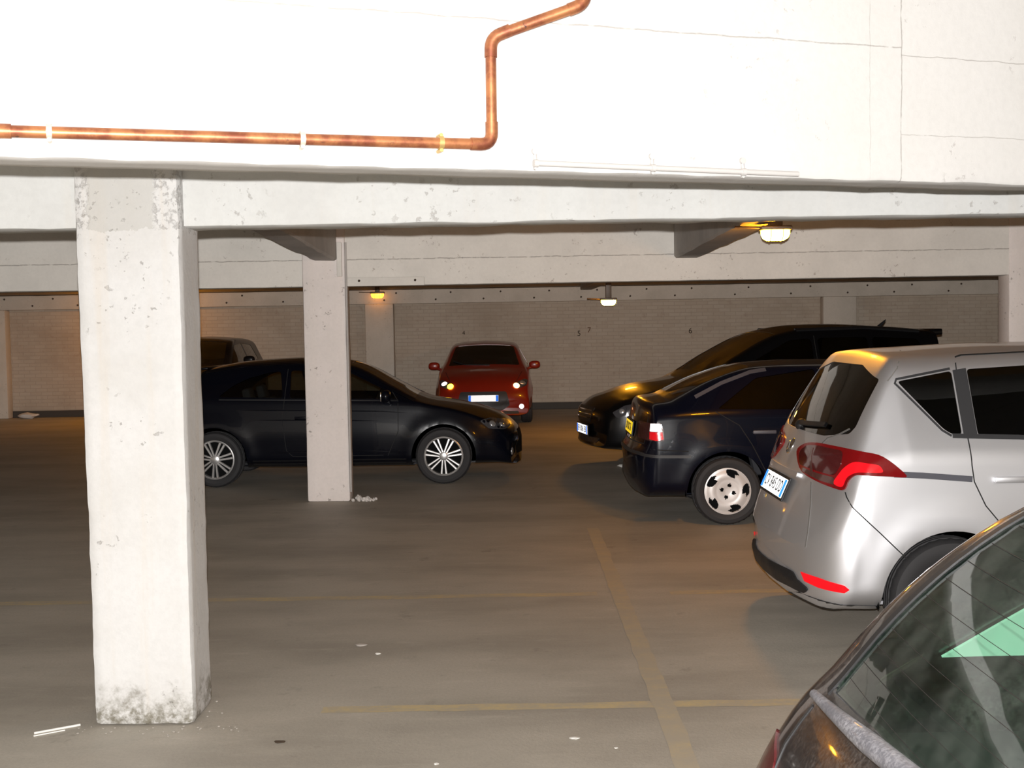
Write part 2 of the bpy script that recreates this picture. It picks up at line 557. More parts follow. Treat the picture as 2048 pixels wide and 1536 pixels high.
def lathe(bm, prof, seg=48, axis='y', closed=False):
    """Revolve (radius, along) points round the y axis."""
    rings = []
    for (r, y) in prof:
        rings.append([bm.verts.new((r * math.cos(2 * PI * k / seg), y, r * math.sin(2 * PI * k / seg))) for k in range(seg)])
    pairs = list(zip(rings, rings[1:]))
    if closed:
        pairs.append((rings[-1], rings[0]))
    for a, b in pairs:
        for k in range(seg):
            bm.faces.new((a[k], b[k], b[(k + 1) % seg], a[(k + 1) % seg]))
    return rings


def text_mesh(s, size, extrude=0.001, spacing=1.0):
    cu = bpy.data.curves.new('lettering', 'FONT')
    cu.body = s
    cu.size = size
    cu.align_x = 'CENTER'
    cu.align_y = 'CENTER'
    cu.extrude = extrude
    cu.space_character = spacing
    o = bpy.data.objects.new('lettering', cu)
    COL.objects.link(o)
    dg = bpy.context.evaluated_depsgraph_get()
    me = bpy.data.meshes.new_from_object(o.evaluated_get(dg))
    me.materials.clear()
    bpy.data.objects.remove(o)
    bpy.data.curves.remove(cu)
    return me


# ------------------------------------------------------------------ room shell
def slab(name, lo, hi, mat, kind='structure'):
    bm = bmesh.new()
    c = [(a + b) / 2 for a, b in zip(lo, hi)]
    s = [b - a for a, b in zip(lo, hi)]
    bm_box(bm, c, s)
    o = from_bm(name, bm, mat)
    o['kind'] = kind
    return o


X0, X1, Y0, Y1, ZC = -12.0, 12.0, -4.0, 24.8, 3.0
slab('floor', (X0 - 0.2, Y0 - 0.2, -0.2), (X1 + 0.2, Y1 + 0.3, 0.0), M_FLOOR)
slab('ceiling', (X0 - 0.2, Y0 - 0.2, ZC), (X1 + 0.2, Y1 + 0.3, ZC + 0.2), M_CEIL)
slab('wall_back', (X0 - 0.2, Y1, 0.0), (X1 + 0.2, Y1 + 0.3, ZC), M_BRICK)
slab('wall_left', (X0 - 0.2, Y0, 0.0), (X0, Y1, ZC), M_BRICK)
slab('wall_right', (X1, Y0, 0.0), (X1 + 0.2, Y1, ZC), M_BRICK)
slab('wall_front', (X0 - 0.2, Y0 - 0.2, 0.0), (X1 + 0.2, Y0, ZC), M_CEIL)


def rough_block(name, lo, hi, mat, step, amp, chamfer=0.02, label=None, cat=None, seed=0.0, rotz=0.0, loc=(0, 0, 0), taper=None):
    """Concrete member with worn, slightly irregular arrises: a chamfered box cut finely and roughened."""
    bm = bmesh.new()
    c = [(a + b) / 2 for a, b in zip(lo, hi)]
    s = [b - a for a, b in zip(lo, hi)]
    bm_box(bm, c, s, bevel=chamfer, seg=2)
    for ax in range(3):
        n = int(s[ax] / step)
        for k in range(1, n):
            p = lo[ax] + s[ax] * k / n
            no = Vector((0, 0, 0))
            no[ax] = 1
            co = Vector((0, 0, 0))
            co[ax] = p
            bmesh.ops.bisect_plane(bm, geom=bm.verts[:] + bm.edges[:] + bm.faces[:], plane_co=co, plane_no=no)
    for v in bm.verts:
        near = sum(1 for ax in range(3) if min(v.co[ax] - lo[ax], hi[ax] - v.co[ax]) < chamfer * 1.2)
        k = 1.0 if near >= 2 else 0.35
        q = v.co * 6.0 + Vector((seed, seed * 1.7, seed * 0.6))
        d = noise.noise_vector(q) * 0.6 + noise.noise_vector(q * 3.7) * 0.4
        v.co += d * amp * k
    if taper:
        for v in bm.verts:
            v.co = taper(v.co)
    o = from_bm(name, bm, mat, smooth=38)
    o.location = loc
    o.rotation_euler = (0, 0, rotz)
    return tag(o, label, cat, kind='structure')


rough_block('concrete_pillar', (-0.222, -0.165, 0.0), (0.222, 0.165, 3.0), M_PILLAR, 0.045, 0.007, 0.03,
            'chipped white concrete pillar standing nearest the camera with mouldy foot', 'pillar', 3.1, loc=(-1.655, 5.405, 0),
            taper=lambda c: Vector((c.x + 0.0 - (0.02 if c.x < 0 else 0.0) * (c.z / 3.0), c.y, c.z)))
rough_block('concrete_pillar', (-0.215, -0.14, 0.0), (0.215, 0.14, 3.0), M_PILLAR_MID, 0.09, 0.006, 0.02,
            'pinkish white pillar standing in front of the dark hatchback', 'pillar', 9.0, loc=(-1.865, 12.17, 0))
rough_block('concrete_pillar', (-0.215, -0.14, 0.0), (0.215, 0.14, 3.0), M_PILLAR_MID, 0.12, 0.006, 0.02,
            'pillar beyond the silver hatchback at the edge of the view', 'pillar', 5.0, loc=(5.2, 12.17, 0))
rough_block('ceiling_beam', (-12.0, -0.11, 2.205), (12.0, 0.11, 3.0), M_BEAM, 0.075, 0.008, 0.012,
            'white painted beam carried by the pillar nearest the camera', 'beam', 1.0, loc=(0, 5.44, 0), rotz=0.012)
rough_block('ceiling_beam', (-12.0, -0.14, 2.165), (12.0, 0.14, 3.0), M_BEAM_MID, 0.13, 0.006, 0.015,
            'long beige beam resting on the pillar in front of the dark hatchback', 'beam', 2.0, loc=(0, 12.2, 0), rotz=-0.004)
rough_block('ceiling_beam', (-4.2, 0.0, 2.2), (4.0, 0.18, 3.0), M_HEADER, 0.06, 0.007, 0.014,
            'dazzling white slanted header wall carrying the copper pipe', 'beam', 4.0, loc=(0, 3.546, 0), rotz=math.radians(18.97))
# beam along the back wall, with a row of bolt heads
bm = bmesh.new()
bm_box(bm, (0, Y1 - 0.12, 2.365), (24.0, 0.24, 0.29), bevel=0.012)
bm_box(bm, (0, Y1 - 0.18, 2.76), (24.0, 0.36, 0.48), bevel=0.012)
old = set(bm.faces)
x = -11.8
while x < 11.8:
    for (dz, dx) in ((2.30, 0.0), (2.44, 0.35)):
        bmesh.ops.create_icosphere(bm, subdivisions=1, radius=0.022, matrix=Matrix.Translation((x + dx + random.uniform(-0.08, 0.08), Y1 - 0.243, dz)))
    x += random.uniform(0.85, 1.25)
for f in bm.faces:
    f.material_index = 0 if f in old else 1
o = from_bm('ceiling_beam', bm, [M_BEAM_FAR, M_LEAF], smooth=35)
tag(o, 'studded beam along the top of the far brick wall', 'beam', kind='structure')

for (xa, xb, lab) in ((-2.98, -2.40, 'pilaster on the brick wall behind the dark hatchback under a dim lamp'),
                      (6.38, 7.06, 'pilaster on the brick wall above the black people carrier'),
                      (-11.4, -10.33, 'pilaster on the brick wall at the far end past the nearest pillar')):
    bm = bmesh.new()
    bm_box(bm, ((xa + xb) / 2, Y1 - 0.13, 1.11), (xb - xa, 0.26, 2.22), bevel=0.02)
    o = from_bm('wall_pilaster', bm, M_BEAM_FAR, smooth=35)
    tag(o, lab, 'pilaster', kind='structure')
bm = bmesh.new()
bm_box(bm, (0, Y1 - 0.02, 0.07), (24.0, 0.04, 0.14), bevel=0.01)
from_bm('baseboard_back', bm, M_SKIRT)['kind'] = 'structure'


# haunched joists running towards the camera from the middle beam
def joist(xc_far, w, z_far, z_near, label):
    bm = bmesh.new()
    ya, yb = 5.56, 12.05
    n = 24
    rings = []
    for i in range(n + 1):
        t = i / n
        y = yb + (ya - yb) * t
        z = z_far + (z_near - z_far) * t
        j = 0.006
        rings.append([bm.verts.new((xc_far + sx * (w / 2 - cx) + random.uniform(-j, j), y, zz + random.uniform(-j, j)))
                      for (sx, cx, zz) in ((-1, 0, ZC), (-1, 0, z + 0.02), (-1, 0.02, z), (1, 0.02, z), (1, 0, z + 0.02), (1, 0, ZC))])
    for a, b in zip(rings, rings[1:]):
        for k in range(6):
            bm.faces.new((a[k], b[k], b[(k + 1) % 6], a[(k + 1) % 6]))
    bm.faces.new(rings[0])
    bm.faces.new(rings[-1][::-1])
    bmesh.ops.recalc_face_normals(bm, faces=bm.faces)
    o = from_bm('ceiling_joist', bm, M_JOIST, smooth=30)
    tag(o, label, 'joist', kind='structure')


joist(-1.85, 0.236, 2.42, 2.6, 'grey concrete joist meeting the pillar in front of the dark hatchback')
joist(1.77, 0.25, 2.393, 2.49, 'grey concrete joist beside the bright orange lamp')


# a joist of the far bay that carries the far lamp
bm = bmesh.new()
bm_box(bm, (1.55, 18.5, 2.72), (0.25, 12.3, 0.56), bevel=0.02)
tag(from_bm('ceiling_joist', bm, M_JOIST, smooth=30), 'joist above the far orange lamp', 'joist', kind='structure')

# painted bay lines
for (x0, y0, x1, y1, lab) in (
        (-4.6, 7.65, 0.53, 7.75, 'worn yellow bay line that stops short of the lengthwise strip'),
        (1.0, 7.65, 3.2, 7.75, 'faint yellow bay line running under the silver hatchback'),
        (-0.9, 5.38, 1.55, 5.47, 'worn yellow bay line crossing the floor beside the nearest pillar'),
        (0.62, 3.6, 0.72, 10.2, 'faded yellow strip running away lengthwise down the floor')):
    bm = bmesh.new()
    nx = max(2, int((x1 - x0) / 0.06))
    ny = max(2, int((y1 - y0) / 0.06))
    grid = []
    for i in range(nx + 1):
        row = []
        for j in range(ny + 1):
            px = x0 + (x1 - x0) * i / nx
            py = y0 + (y1 - y0) * j / ny
            w = Vector((px, py, 0)) * 5
            if j in (0, ny):
                py += noise.noise(w) * 0.012
            if i in (0, nx):
                px += noise.noise(w + Vector((9, 0, 0))) * 0.012
            row.append(bm.verts.new((px, py, 0.0015 if x1 - x0 > y1 - y0 else 0.003)))
        grid.append(row)
    for i in range(nx):
        for j in range(ny):
            bm.faces.new((grid[i][j], grid[i + 1][j], grid[i + 1][j + 1], grid[i][j + 1]))
    tag(from_bm('floor_marking', bm, M_LINE if x1 - x0 > y1 - y0 else M_LINE_FAINT), lab, 'floor marking', kind='structure')

# stencilled bay numbers on the back wall
for (s, xx, zz, lab) in (('4', -0.98, 1.60, 'black stencilled 4 on the brick wall above the red car'),
                         ('5', 1.40, 1.55, 'black stencilled 5 on the brick wall under the far lamp'),
                         ('7', 1.61, 1.615, 'brown smudged mark beside the stencilled 5 on the wall'),
                         ('6', 3.70, 1.565, 'black stencilled 6 on the brick wall beyond the black people carrier')):
    me = text_mesh(s, 0.155 if s != '4' else 0.12, 0.002)
    o = link('wall_number', me, M_STENCIL)
    o.location = (xx, Y1 - 0.004, zz)
    o.rotation_euler = (PI / 2, 0, 0)
    tag(o, lab, 'number')
    if s == '7':
        o.data.materials[0] = M_SMUDGE

# ------------------------------------------------------------------ pipework on the header wall
ANG = math.radians(18.97)
HD = Vector((math.cos(ANG), math.sin(ANG), 0))
HN = Vector((math.sin(ANG), -math.cos(ANG), 0))
HO = Vector((0, 3.546, 0))


def hp(u, z, off=0.035):
    return HO + HD * u + HN * off + Vector((0, 0, z))


pipe = thing('copper_pipe', 'aged copper water pipe with elbows clipped along the white header', 'pipe', tuple(hp(-0.06, 2.27, 0.035)))
inv = Matrix.Translation(-pipe.location)


def pipe_part(name, pts, r, mat, parent, seg=16, radii=None):
    bm = bmesh.new()
    tube_mesh(bm, [inv @ Vector(p) for p in pts], r, seg, radii=radii)
    return from_bm(name, bm, mat, parent, 50)


PR = 0.0155
pipe_part('pipe_run', [hp(-2.6, 2.255), hp(-1.371, 2.262), hp(-0.105, 2.271)], PR, M_COPPER, pipe)
pipe_part('elbow', arc_path([hp(-0.125, 2.271), hp(-0.061, 2.271), hp(-0.061, 2.335)], 0.035), PR * 1.18, M_COPPER, pipe)
pipe_part('pipe_riser', [hp(-0.061, 2.315), hp(-0.06, 2.53)], PR, M_COPPER, pipe)
pipe_part('elbow', arc_path([hp(-0.06, 2.52), hp(-0.059, 2.575), hp(-0.005, 2.597, 0.05)], 0.03), PR * 1.18, M_COPPER, pipe)
pipe_part('pipe_offset', [hp(-0.02, 2.590, 0.045), hp(0.185, 2.664, 0.10)], PR * 1.05, M_COPPER, pipe)
pipe_part('elbow', arc_path([hp(0.160, 2.655, 0.093), hp(0.205, 2.672, 0.105), hp(0.212, 2.74, 0.105)], 0.03), PR * 1.2, M_COPPER, pipe)
pipe_part('pipe_riser', [hp(0.212, 2.72, 0.105), hp(0.213, 2.99, 0.105)], PR, M_COPPER, pipe)
pipe_part('coupling', [hp(-1.47, 2.2615), hp(-1.345, 2.2625)], PR * 1.2, M_COPPER, pipe)
for (u, z, m) in ((-1.255, 2.265, M_CLIP), (-0.607, 2.268, M_CLIP), (-0.214, 2.271, M_BRASS)):
    bm = bmesh.new()
    c = inv @ hp(u, z)
    d = HD * 0.007
    tube_mesh(bm, [c - d, c + d], PR * 1.22, 18)
    for s in (-1, 1):
        e = inv @ hp(u, z + s * 0.021)
        tube_mesh(bm, [e + HN * 0.008, e - HN * 0.032], 0.0055, 10)
    from_bm('pipe_clip', bm, m, pipe, 50)

cond = thing('conduit', 'short white painted conduit with three clips low on the header', 'conduit', tuple(hp(0.5, 2.22, 0.012)))
inv = Matrix.Translation(-cond.location)
pipe_part('conduit_tube', [hp(0.085, 2.2245, 0.013), hp(0.971, 2.2145, 0.013)], 0.0085, M_WHITE_PLASTIC, cond, 12)
for (u, z) in ((0.081, 2.224), (0.461, 2.2205), (0.774, 2.2165)):
    bm = bmesh.new()
    c = inv @ hp(u, z, 0.013)
    tube_mesh(bm, [c - HD * 0.007, c + HD * 0.007], 0.0115, 14)
    tube_mesh(bm, [inv @ hp(u, z + 0.008, 0.01), inv @ hp(u - 0.001, z + 0.026, 0.008)], 0.0055, 10)
    tube_mesh(bm, [inv @ hp(u, z + 0.036, 0.004), inv @ hp(u, z + 0.036, 0.012)], 0.010, 12)
    tube_mesh(bm, [inv @ hp(u, z - 0.014, 0.004), inv @ hp(u, z - 0.014, 0.012)], 0.005, 10)
    from_bm('conduit_clip', bm, M_WHITE_PLASTIC, cond, 50)

# conduit and switch strip on the middle pillar
jb = thing('pillar_conduit', 'slim white cable duct on the pillar in front of the dark hatchback', 'conduit', (-1.70, 12.0, 2.4))
bm = bmesh.new()
bm_box(bm, (0, 0.0, 0.03), (0.05, 0.03, 0.34), bevel=0.005)
from_bm('duct_cover', bm, M_BEAM_MID, jb, 40)
bm = bmesh.new()
tube_mesh(bm, [(0.062, 0.015, -2.3), (0.062, 0.015, 0.2)], 0.011, 10)
from_bm('cable', bm, M_JOIST, jb, 50)
# patch board on the middle beam
bm = bmesh.new()
bm_box(bm, (-1.25, 12.035, 2.205), (0.78, 0.03, 0.085), bevel=0.004)
old = set(bm.faces)
for dx in (-1.51, -0.95):
    bmesh.ops.create_icosphere(bm, subdivisions=1, radius=0.014, matrix=Matrix.Translation((dx, 12.018, 2.215)))
for f in bm.faces:
    f.material_index = 0 if f in old else 1
tag(from_bm('mounting_board', bm, [M_BEAM_MID, M_LEAF], smooth=35), 'bolted beige board at the foot of the long beige beam', 'board')


# ------------------------------------------------------------------ sodium lamps
def sodium_lamp(loc, label, lens, rotz=0.0, drop=0.1, s=1.0):
    t = thing('ceiling_lamp', label, 'lamp', loc, rotz, 'orange bulkhead lamps under the beams')
    bm = bmesh.new()
    bm_box(bm, (0, 0, 0.045 * s), (0.26 * s, 0.15 * s, 0.035 * s), bevel=0.01)
    bm_box(bm, (0, 0, 0.06 * s + drop / 2), (0.09, 0.09, drop), bevel=0.006)
    from_bm('housing', bm, M_LAMPBODY, t, 35)
    bm = bmesh.new()
    n = 20
    rows = []
    for (z, k) in ((0.03, 1.0), (-0.01, 0.98), (-0.04, 0.86), (-0.058, 0.6)):
        ring = []
        for i in range(n):
            a = 2 * PI * i / n
            cx = math.copysign(abs(math.cos(a)) ** 0.45, math.cos(a)) * 0.118 * s * k
            cy = math.copysign(abs(math.sin(a)) ** 0.45, math.sin(a)) * 0.066 * s * k
            ring.append(bm.verts.new((cx, cy, z * s)))
        rows.append(ring)
    for a, b in zip(rows, rows[1:]):
        for i in range(n):
            bm.faces.new((a[i], b[i], b[(i + 1) % n], a[(i + 1) % n]))
    bm.faces.new(rows[-1])
    bm.faces.new(rows[0][::-1])
    bmesh.ops.recalc_face_normals(bm, faces=bm.faces)
    from_bm('lens', bm, lens, t, 40)
    for k in (-0.05, 0.05):
        bm = bmesh.new()
        tube_mesh(bm, arc_path([(k * s, -0.075 * s, 0.03 * s), (k * s, -0.074 * s, -0.03 * s), (k * s, -0.03 * s, -0.064 * s),
                                (k * s, 0.03 * s, -0.064 * s), (k * s, 0.074 * s, -0.03 * s), (k * s, 0.075 * s, 0.03 * s)], 0.014 * s), 0.0025, 6)
        from_bm('guard_wire', bm, M_LAMPBODY, t, 50)
    bm = bmesh.new()
    tube_mesh(bm, [(-0.12 * s, 0, 0.05 * s), (-0.34 * s, 0.0, 0.06 * s)], 0.009, 8)
    from_bm('feed_conduit', bm, M_LAMPBODY, t, 50)
    return t


sodium_lamp((1.895, 8.6, 2.37), 'glowing orange bulkhead lamp on the joist under the white beam', M_LENS, 0.0, 0.10, 0.85)
sodium_lamp((1.546, 19.0, 2.09), 'small bright orange lamp over the stencilled 5', M_LENS_FAR, 0.0, 0.36, 1.0)
sodium_lamp((-2.70, 24.40, 2.40), 'dim amber lamp on the pilaster behind the dark hatchback', M_LENS_DIM, 0.0, 0.12, 1.1)
sodium_lamp((-7.6, 23.7, 2.36), 'orange lamp hidden behind the nearest pillar', M_LENS, 0.0, 0.42, 1.0)


# ------------------------------------------------------------------ litter on the floor
def chip(name, loc, r, mat, label, cat, flat=0.3, seed=1, group=None, sx=1.0, rot=0.0):
    bm = bmesh.new()
    bmesh.ops.create_icosphere(bm, subdivisions=2, radius=r)
    for v in bm.verts:
        d = 1 + 0.45 * noise.noise(v.co / r * 1.3 + Vector((seed * 3.1, seed, 0)))
        v.co = Vector((v.co.x * d * sx, v.co.y * d, v.co.z * d * flat))
    zmin = min(v.co.z for v in bm.verts)
    for v in bm.verts:
        v.co.z -= zmin
    o = from_bm(name, bm, mat, smooth=40)
    o.location = (loc[0], loc[1], 0.0)
    o.rotation_euler = (0, 0, rot)
    return tag(o, label, cat, group)


chip('paper_scrap', (-0.856, 6.535), 0.027, M_RUBBLE, 'larger grey paper scrap on the bare floor', 'litter', 0.12, 2, sx=1.2)
chip('paper_scrap', (-0.741, 6.347), 0.016, M_PAPER, 'small white scrap on the floor near a larger grey one', 'litter', 0.3, 3)
chip('paper_scrap', (1.325, 14.5), 0.045, M_PAPER, 'white scrap lying in front of the navy saloon bumper', 'litter', 0.4, 4, sx=1.6)
chip('paper_scrap', (0.237, 4.987), 0.014, M_PAPER, 'white chip near the lengthwise yellow strip', 'litter', 0.3, 5, sx=1.7)
chip('paper_scrap', (0.404, 4.865), 0.008, M_PAPER, 'tiny pale chip nearest the lengthwise yellow strip', 'litter', 0.3, 6)
chip('paper_scrap', (-0.328, 4.72), 0.010, M_PAPER, 'tiny white chip at the bottom edge of the floor', 'litter', 0.3, 7)
chip('dead_leaf', (-1.008, 5.004), 0.017, M_LEAF, 'dark dead leaf on the floor beside the nearest pillar', 'leaf', 0.2, 8, sx=1.4)
bm = bmesh.new()
for (a, b, r) in (((-2.11, 5.155, 0.006), (-1.945, 5.258, 0.006), 0.0055), ((-2.10, 5.125, 0.004), (-1.99, 5.195, 0.004), 0.003)):
    tube_mesh(bm, [a, b], r, 8)
tag(from_bm('plaster_strip', bm, M_PAPER, smooth=50), 'white splintered strip lying at the foot of the nearest pillar', 'litter')
bm = bmesh.new()
for i in range(46):
    a = random.random()
    x = -1.60 + 0.21 * a + random.uniform(-0.02, 0.02)
    y = 12.06 + random.uniform(-0.1, 0.16) * (1 - a * 0.5)
    r = random.uniform(0.012, 0.034) * (1.15 - 0.6 * a)
    M = Matrix.Translation((x, y, r * 0.6)) @ Matrix.Rotation(random.uniform(0, 6), 4, (random.random(), random.random(), 1)) @ Matrix.Diagonal((1, random.uniform(0.6, 1), random.uniform(0.5, 0.9), 1))
    bmesh.ops.create_icosphere(bm, subdivisions=1, radius=r, matrix=M)
tag(from_bm('plaster_rubble', bm, M_RUBBLE), 'heap of crumbled white plaster at the foot of a pillar', 'rubble', kind='stuff')
bm = bmesh.new()
for i in range(60):
    a = random.uniform(-0.34, 0.42)
    side = random.random() < 0.6
    x = -1.655 + (random.uniform(-0.3, 0.45) if side else random.choice((-0.24, 0.25)) + random.uniform(-0.02, 0.09))
    y = 5.225 - abs(random.gauss(0, 0.05)) if side else 5.4 + random.uniform(-0.2, 0.2)
    r = random.uniform(0.002, 0.008)
    bmesh.ops.create_icosphere(bm, subdivisions=1, radius=r, matrix=Matrix.Translation((x, y, r * 0.5)) @ Matrix.Diagonal((1, 1, 0.6, 1)))
tag(from_bm('plaster_crumbs', bm, M_CRUMB), 'plaster crumbs scattered round the nearest pillar', 'rubble', kind='stuff')
chip('plaster_lump', (-9.9, 24.45), 0.12, M_RUBBLE, 'lump of fallen plaster at the far wall past the nearest pillar', 'rubble', 0.5, 11, sx=1.8)

# ------------------------------------------------------------------ cars
def pchip(xs, ys):
    n = len(xs)
    h = [xs[i + 1] - xs[i] for i in range(n - 1)]
    d = [(ys[i + 1] - ys[i]) / h[i] for i in range(n - 1)]
    m = [0.0] * n
    m[0], m[-1] = d[0], d[-1]
    for i in range(1, n - 1):
        if d[i - 1] * d[i] <= 0:
            m[i] = 0.0
        else:
            w1, w2 = 2 * h[i] + h[i - 1], h[i] + 2 * h[i - 1]
            m[i] = (w1 + w2) / (w1 / d[i - 1] + w2 / d[i])

    def f(x):
        i = 0
        while i < n - 2 and x > xs[i + 1]:
            i += 1
        t = (x - xs[i]) / h[i]
        return ((1 + 2 * t) * (1 - t) ** 2 * ys[i] + t * (1 - t) ** 2 * h[i] * m[i]
                + t * t * (3 - 2 * t) * ys[i + 1] + t * t * (t - 1) * h[i] * m[i + 1])
    return f


def half_section(zb, zs, zt, wm, ws, wt, cr, rr):
    h = zs - zb
    P = [(0, zb), (0.80 * wm, zb), (0.965 * wm, zb + 0.10 * h), (wm, zb + 0.52 * h), (ws, zs), (wt, zt - cr), (0.52 * wt, zt - 0.24 * cr), (0, zt)]
    R = [0, 0.05, 0.07, 0.22, 0.05, rr, 0.25, 0]
    mids = [2, 2, 3, 3, 4, 3, 3]
    P = [Vector(p) for p in P]
    ends = []
    for i in range(1, 7):
        d1, d2 = P[i - 1] - P[i], P[i + 1] - P[i]
        r = min(R[i], d1.length * 0.45, d2.length * 0.45)
        ends.append((P[i] + d1.normalized() * r, P[i], P[i] + d2.normalized() * r))
    out = [P[0]]
    cur = P[0]
    for k in range(7):
        nxt = ends[k][0] if k < 6 else P[7]
        for j in range(1, mids[k] + 1):
            out.append(cur.lerp(nxt, j / mids[k]))
        if k < 6:
            a, b, c = ends[k]
            for j in range(1, 6):
                t = j / 5
                out.append(a * (1 - t) ** 2 + b * 2 * t * (1 - t) + c * t * t)
            cur = c
    return out


class Car:
    """A car body lofted from cross sections, hollowed, with window openings and wheel arches cut, and parts laid on its skin."""

    def __init__(self, name, label, cat, loc, rotz, L, table, paint, axles, R, bow=(0.10, 0.12), rr=0.09, sub=7, flare=0.014, wheel_y=None, arch_gap=0.045, bow_reach=0.8):
        self.root = thing(name, label, cat, loc, rotz)
        self.L, self.paint, self.R, self.axles = L, paint, R, axles
        T = [[r - L / 2, *rest] for (r, *rest) in table]
        self.W = max(t[4] for t in T)
        s = [0.0]
        for a, b in zip(T, T[1:]):
            s.append(s[-1] + max(0.02, math.hypot(b[0] - a[0], b[3] - a[3])))
        F = [pchip(s, [t[k] for t in T]) for k in range(8)]
        st = []
        for a, b in zip(s, s[1:]):
            n = max(2, min(14, int((b - a) / 0.035)))
            st += [a + (b - a) * i / n for i in range(n)]
        st.append(s[-1])
        rings = []
        x_lo, x_hi = -L / 2, L / 2
        for u in st:
            x, zb, zs, zt, wm, ws, wt, cr = [f(u) for f in F]
            half = half_section(zb, zs, zt, wm, ws, wt, cr, rr)
            full = [Vector((x, -p.x, p.y)) for p in half] + [Vector((x, p.x, p.y)) for p in half[-2:0:-1]]
            kr = max(0.0, 1 - (x - x_lo) / bow_reach)
            kf = max(0.0, 1 - (x_hi - x) / 0.9)
            kr, kf = kr * kr * (3 - 2 * kr), kf * kf * (3 - 2 * kf)
            for p in full:
                q = (abs(p.y) / self.W) ** 2.4
                p.x += bow[0] * kr * q - bow[1] * kf * q
                if abs(p.y) > 0.7 * self.W and flare:
                    for ax in axles:
                        d = math.hypot(p.x - ax, p.z - R)
                        p.y += math.copysign(flare * math.exp(-((d - R - 0.07) / 0.085) ** 2), p.y)
            rings.append(full)
        n = len(rings[0])
        V = [p for r in rings for p in r]
        Fc = []
        for i in range(len(rings) - 1):
            for k in range(n):
                k2 = (k + 1) % n
                Fc.append((i * n + k, (i + 1) * n + k, (i + 1) * n + k2, i * n + k2))
        for (ri, flip) in ((0, False), (len(rings) - 1, True)):
            c = len(V)
            mid = sum(rings[ri], Vector()) / n
            mid.x = (max if flip else min)(p.x for p in rings[ri])
            V.append(mid)
            for k in range(n):
                k2 = (k + 1) % n
                t = (c, ri * n + k, ri * n + k2)
                Fc.append(t[::-1] if flip else t)
        bm = bmesh.new()
        vs = [bm.verts.new(p) for p in V]
        for f in Fc:
            bm.faces.new([vs[i] for i in f])
        bmesh.ops.recalc_face_normals(bm, faces=bm.faces)
        bm.normal_update()
        self.bvh = BVHTree.FromBMesh(bm)
        # hollow: a second skin 18 mm inside
        outer = list(bm.verts)
        base = len(outer)
        inner = [bm.verts.new(v.co - v.normal * 0.018) for v in outer]
        bm.verts.index_update()
        for f in list(bm.faces):
            bm.faces.new([inner[v.index] for v in f.verts][::-1])
        self.wheel_y = wheel_y or self.W - 0.115
        self.Ra = R + arch_gap
        self.body = from_bm('body', bm, paint, self.root)
        self.cuts = []
        self.panes = []

    # ---- cutting
    def prism(self, bm, poly, axis, lo, hi):
        a, b = [], []
        for p in poly:
            for (lst, q) in ((a, lo), (b, hi)):
                if axis == 'y':
                    lst.append(bm.verts.new((p[0], q, p[1])))
                elif axis == 'x':
                    lst.append(bm.verts.new((q, p[0], p[1])))
                else:
                    lst.append(bm.verts.new((p[0], p[1], q)))
        n = len(a)
        fs = [bm.faces.new(a), bm.faces.new(b)]
        for k in range(n):
            fs.append(bm.faces.new((a[k], a[(k + 1) % n], b[(k + 1) % n], b[k])))
        bmesh.ops.recalc_face_normals(bm, faces=fs)

    def cut(self, bm):
        me = bpy.data.meshes.new('cutter')
        bm.to_mesh(me)
        bm.free()
        o = bpy.data.objects.new('cutter', me)
        COL.objects.link(o)
        o.parent = self.root
        md = self.body.modifiers.new('cut', 'BOOLEAN')
        md.operation = 'DIFFERENCE'
        md.solver = 'EXACT'
        md.object = o
        bpy.context.view_layer.update()
        dg = bpy.context.evaluated_depsgraph_get()
        new = bpy.data.meshes.new_from_object(self.body.evaluated_get(dg))
        self.body.modifiers.clear()
        old = self.body.data
        self.body.data = new
        bpy.data.meshes.remove(old)
        bpy.data.objects.remove(o)
        bpy.data.meshes.remove(me)

    def windows(self, side=(), front=None, rear=None, z_cut=0.9, rear_reach=0.95, glass=None, side_glass=None, rear_glass=None):
        """side: list of (name, polygon in x,z); front: polygon in x,y from above; rear: polygon in y,z from behind."""
        glass = glass or M_GLASS
        if side:
            bm = bmesh.new()
            for (_, p) in side:
                self.prism(bm, p, 'y', -1.5, 1.5)
            self.cut(bm)
        if front:
            bm = bmesh.new()
            self.prism(bm, front, 'z', z_cut, 2.5)
            self.cut(bm)
        if rear:
            bm = bmesh.new()
            self.prism(bm, rear, 'x', -self.L / 2 - 0.5, -self.L / 2 + rear_reach)
            self.cut(bm)
        g = 0.004
        for (nm, p) in side:
            for s in (-1, 1):
                self.patch(nm, p, (0, -s, 0), (1, 0, 0), side_glass or glass, -g, 0.004, grow=0.006)
        if front:
            self.patch('windscreen', front, (0, 0, -1), (1, 0, 0), glass, -g, 0.004, grow=0.006, V=(0, 1, 0))
        if rear:
            self.patch('rear_window', rear, (1, 0, 0), (0, 1, 0), rear_glass or glass, -g, 0.004, grow=0.006)

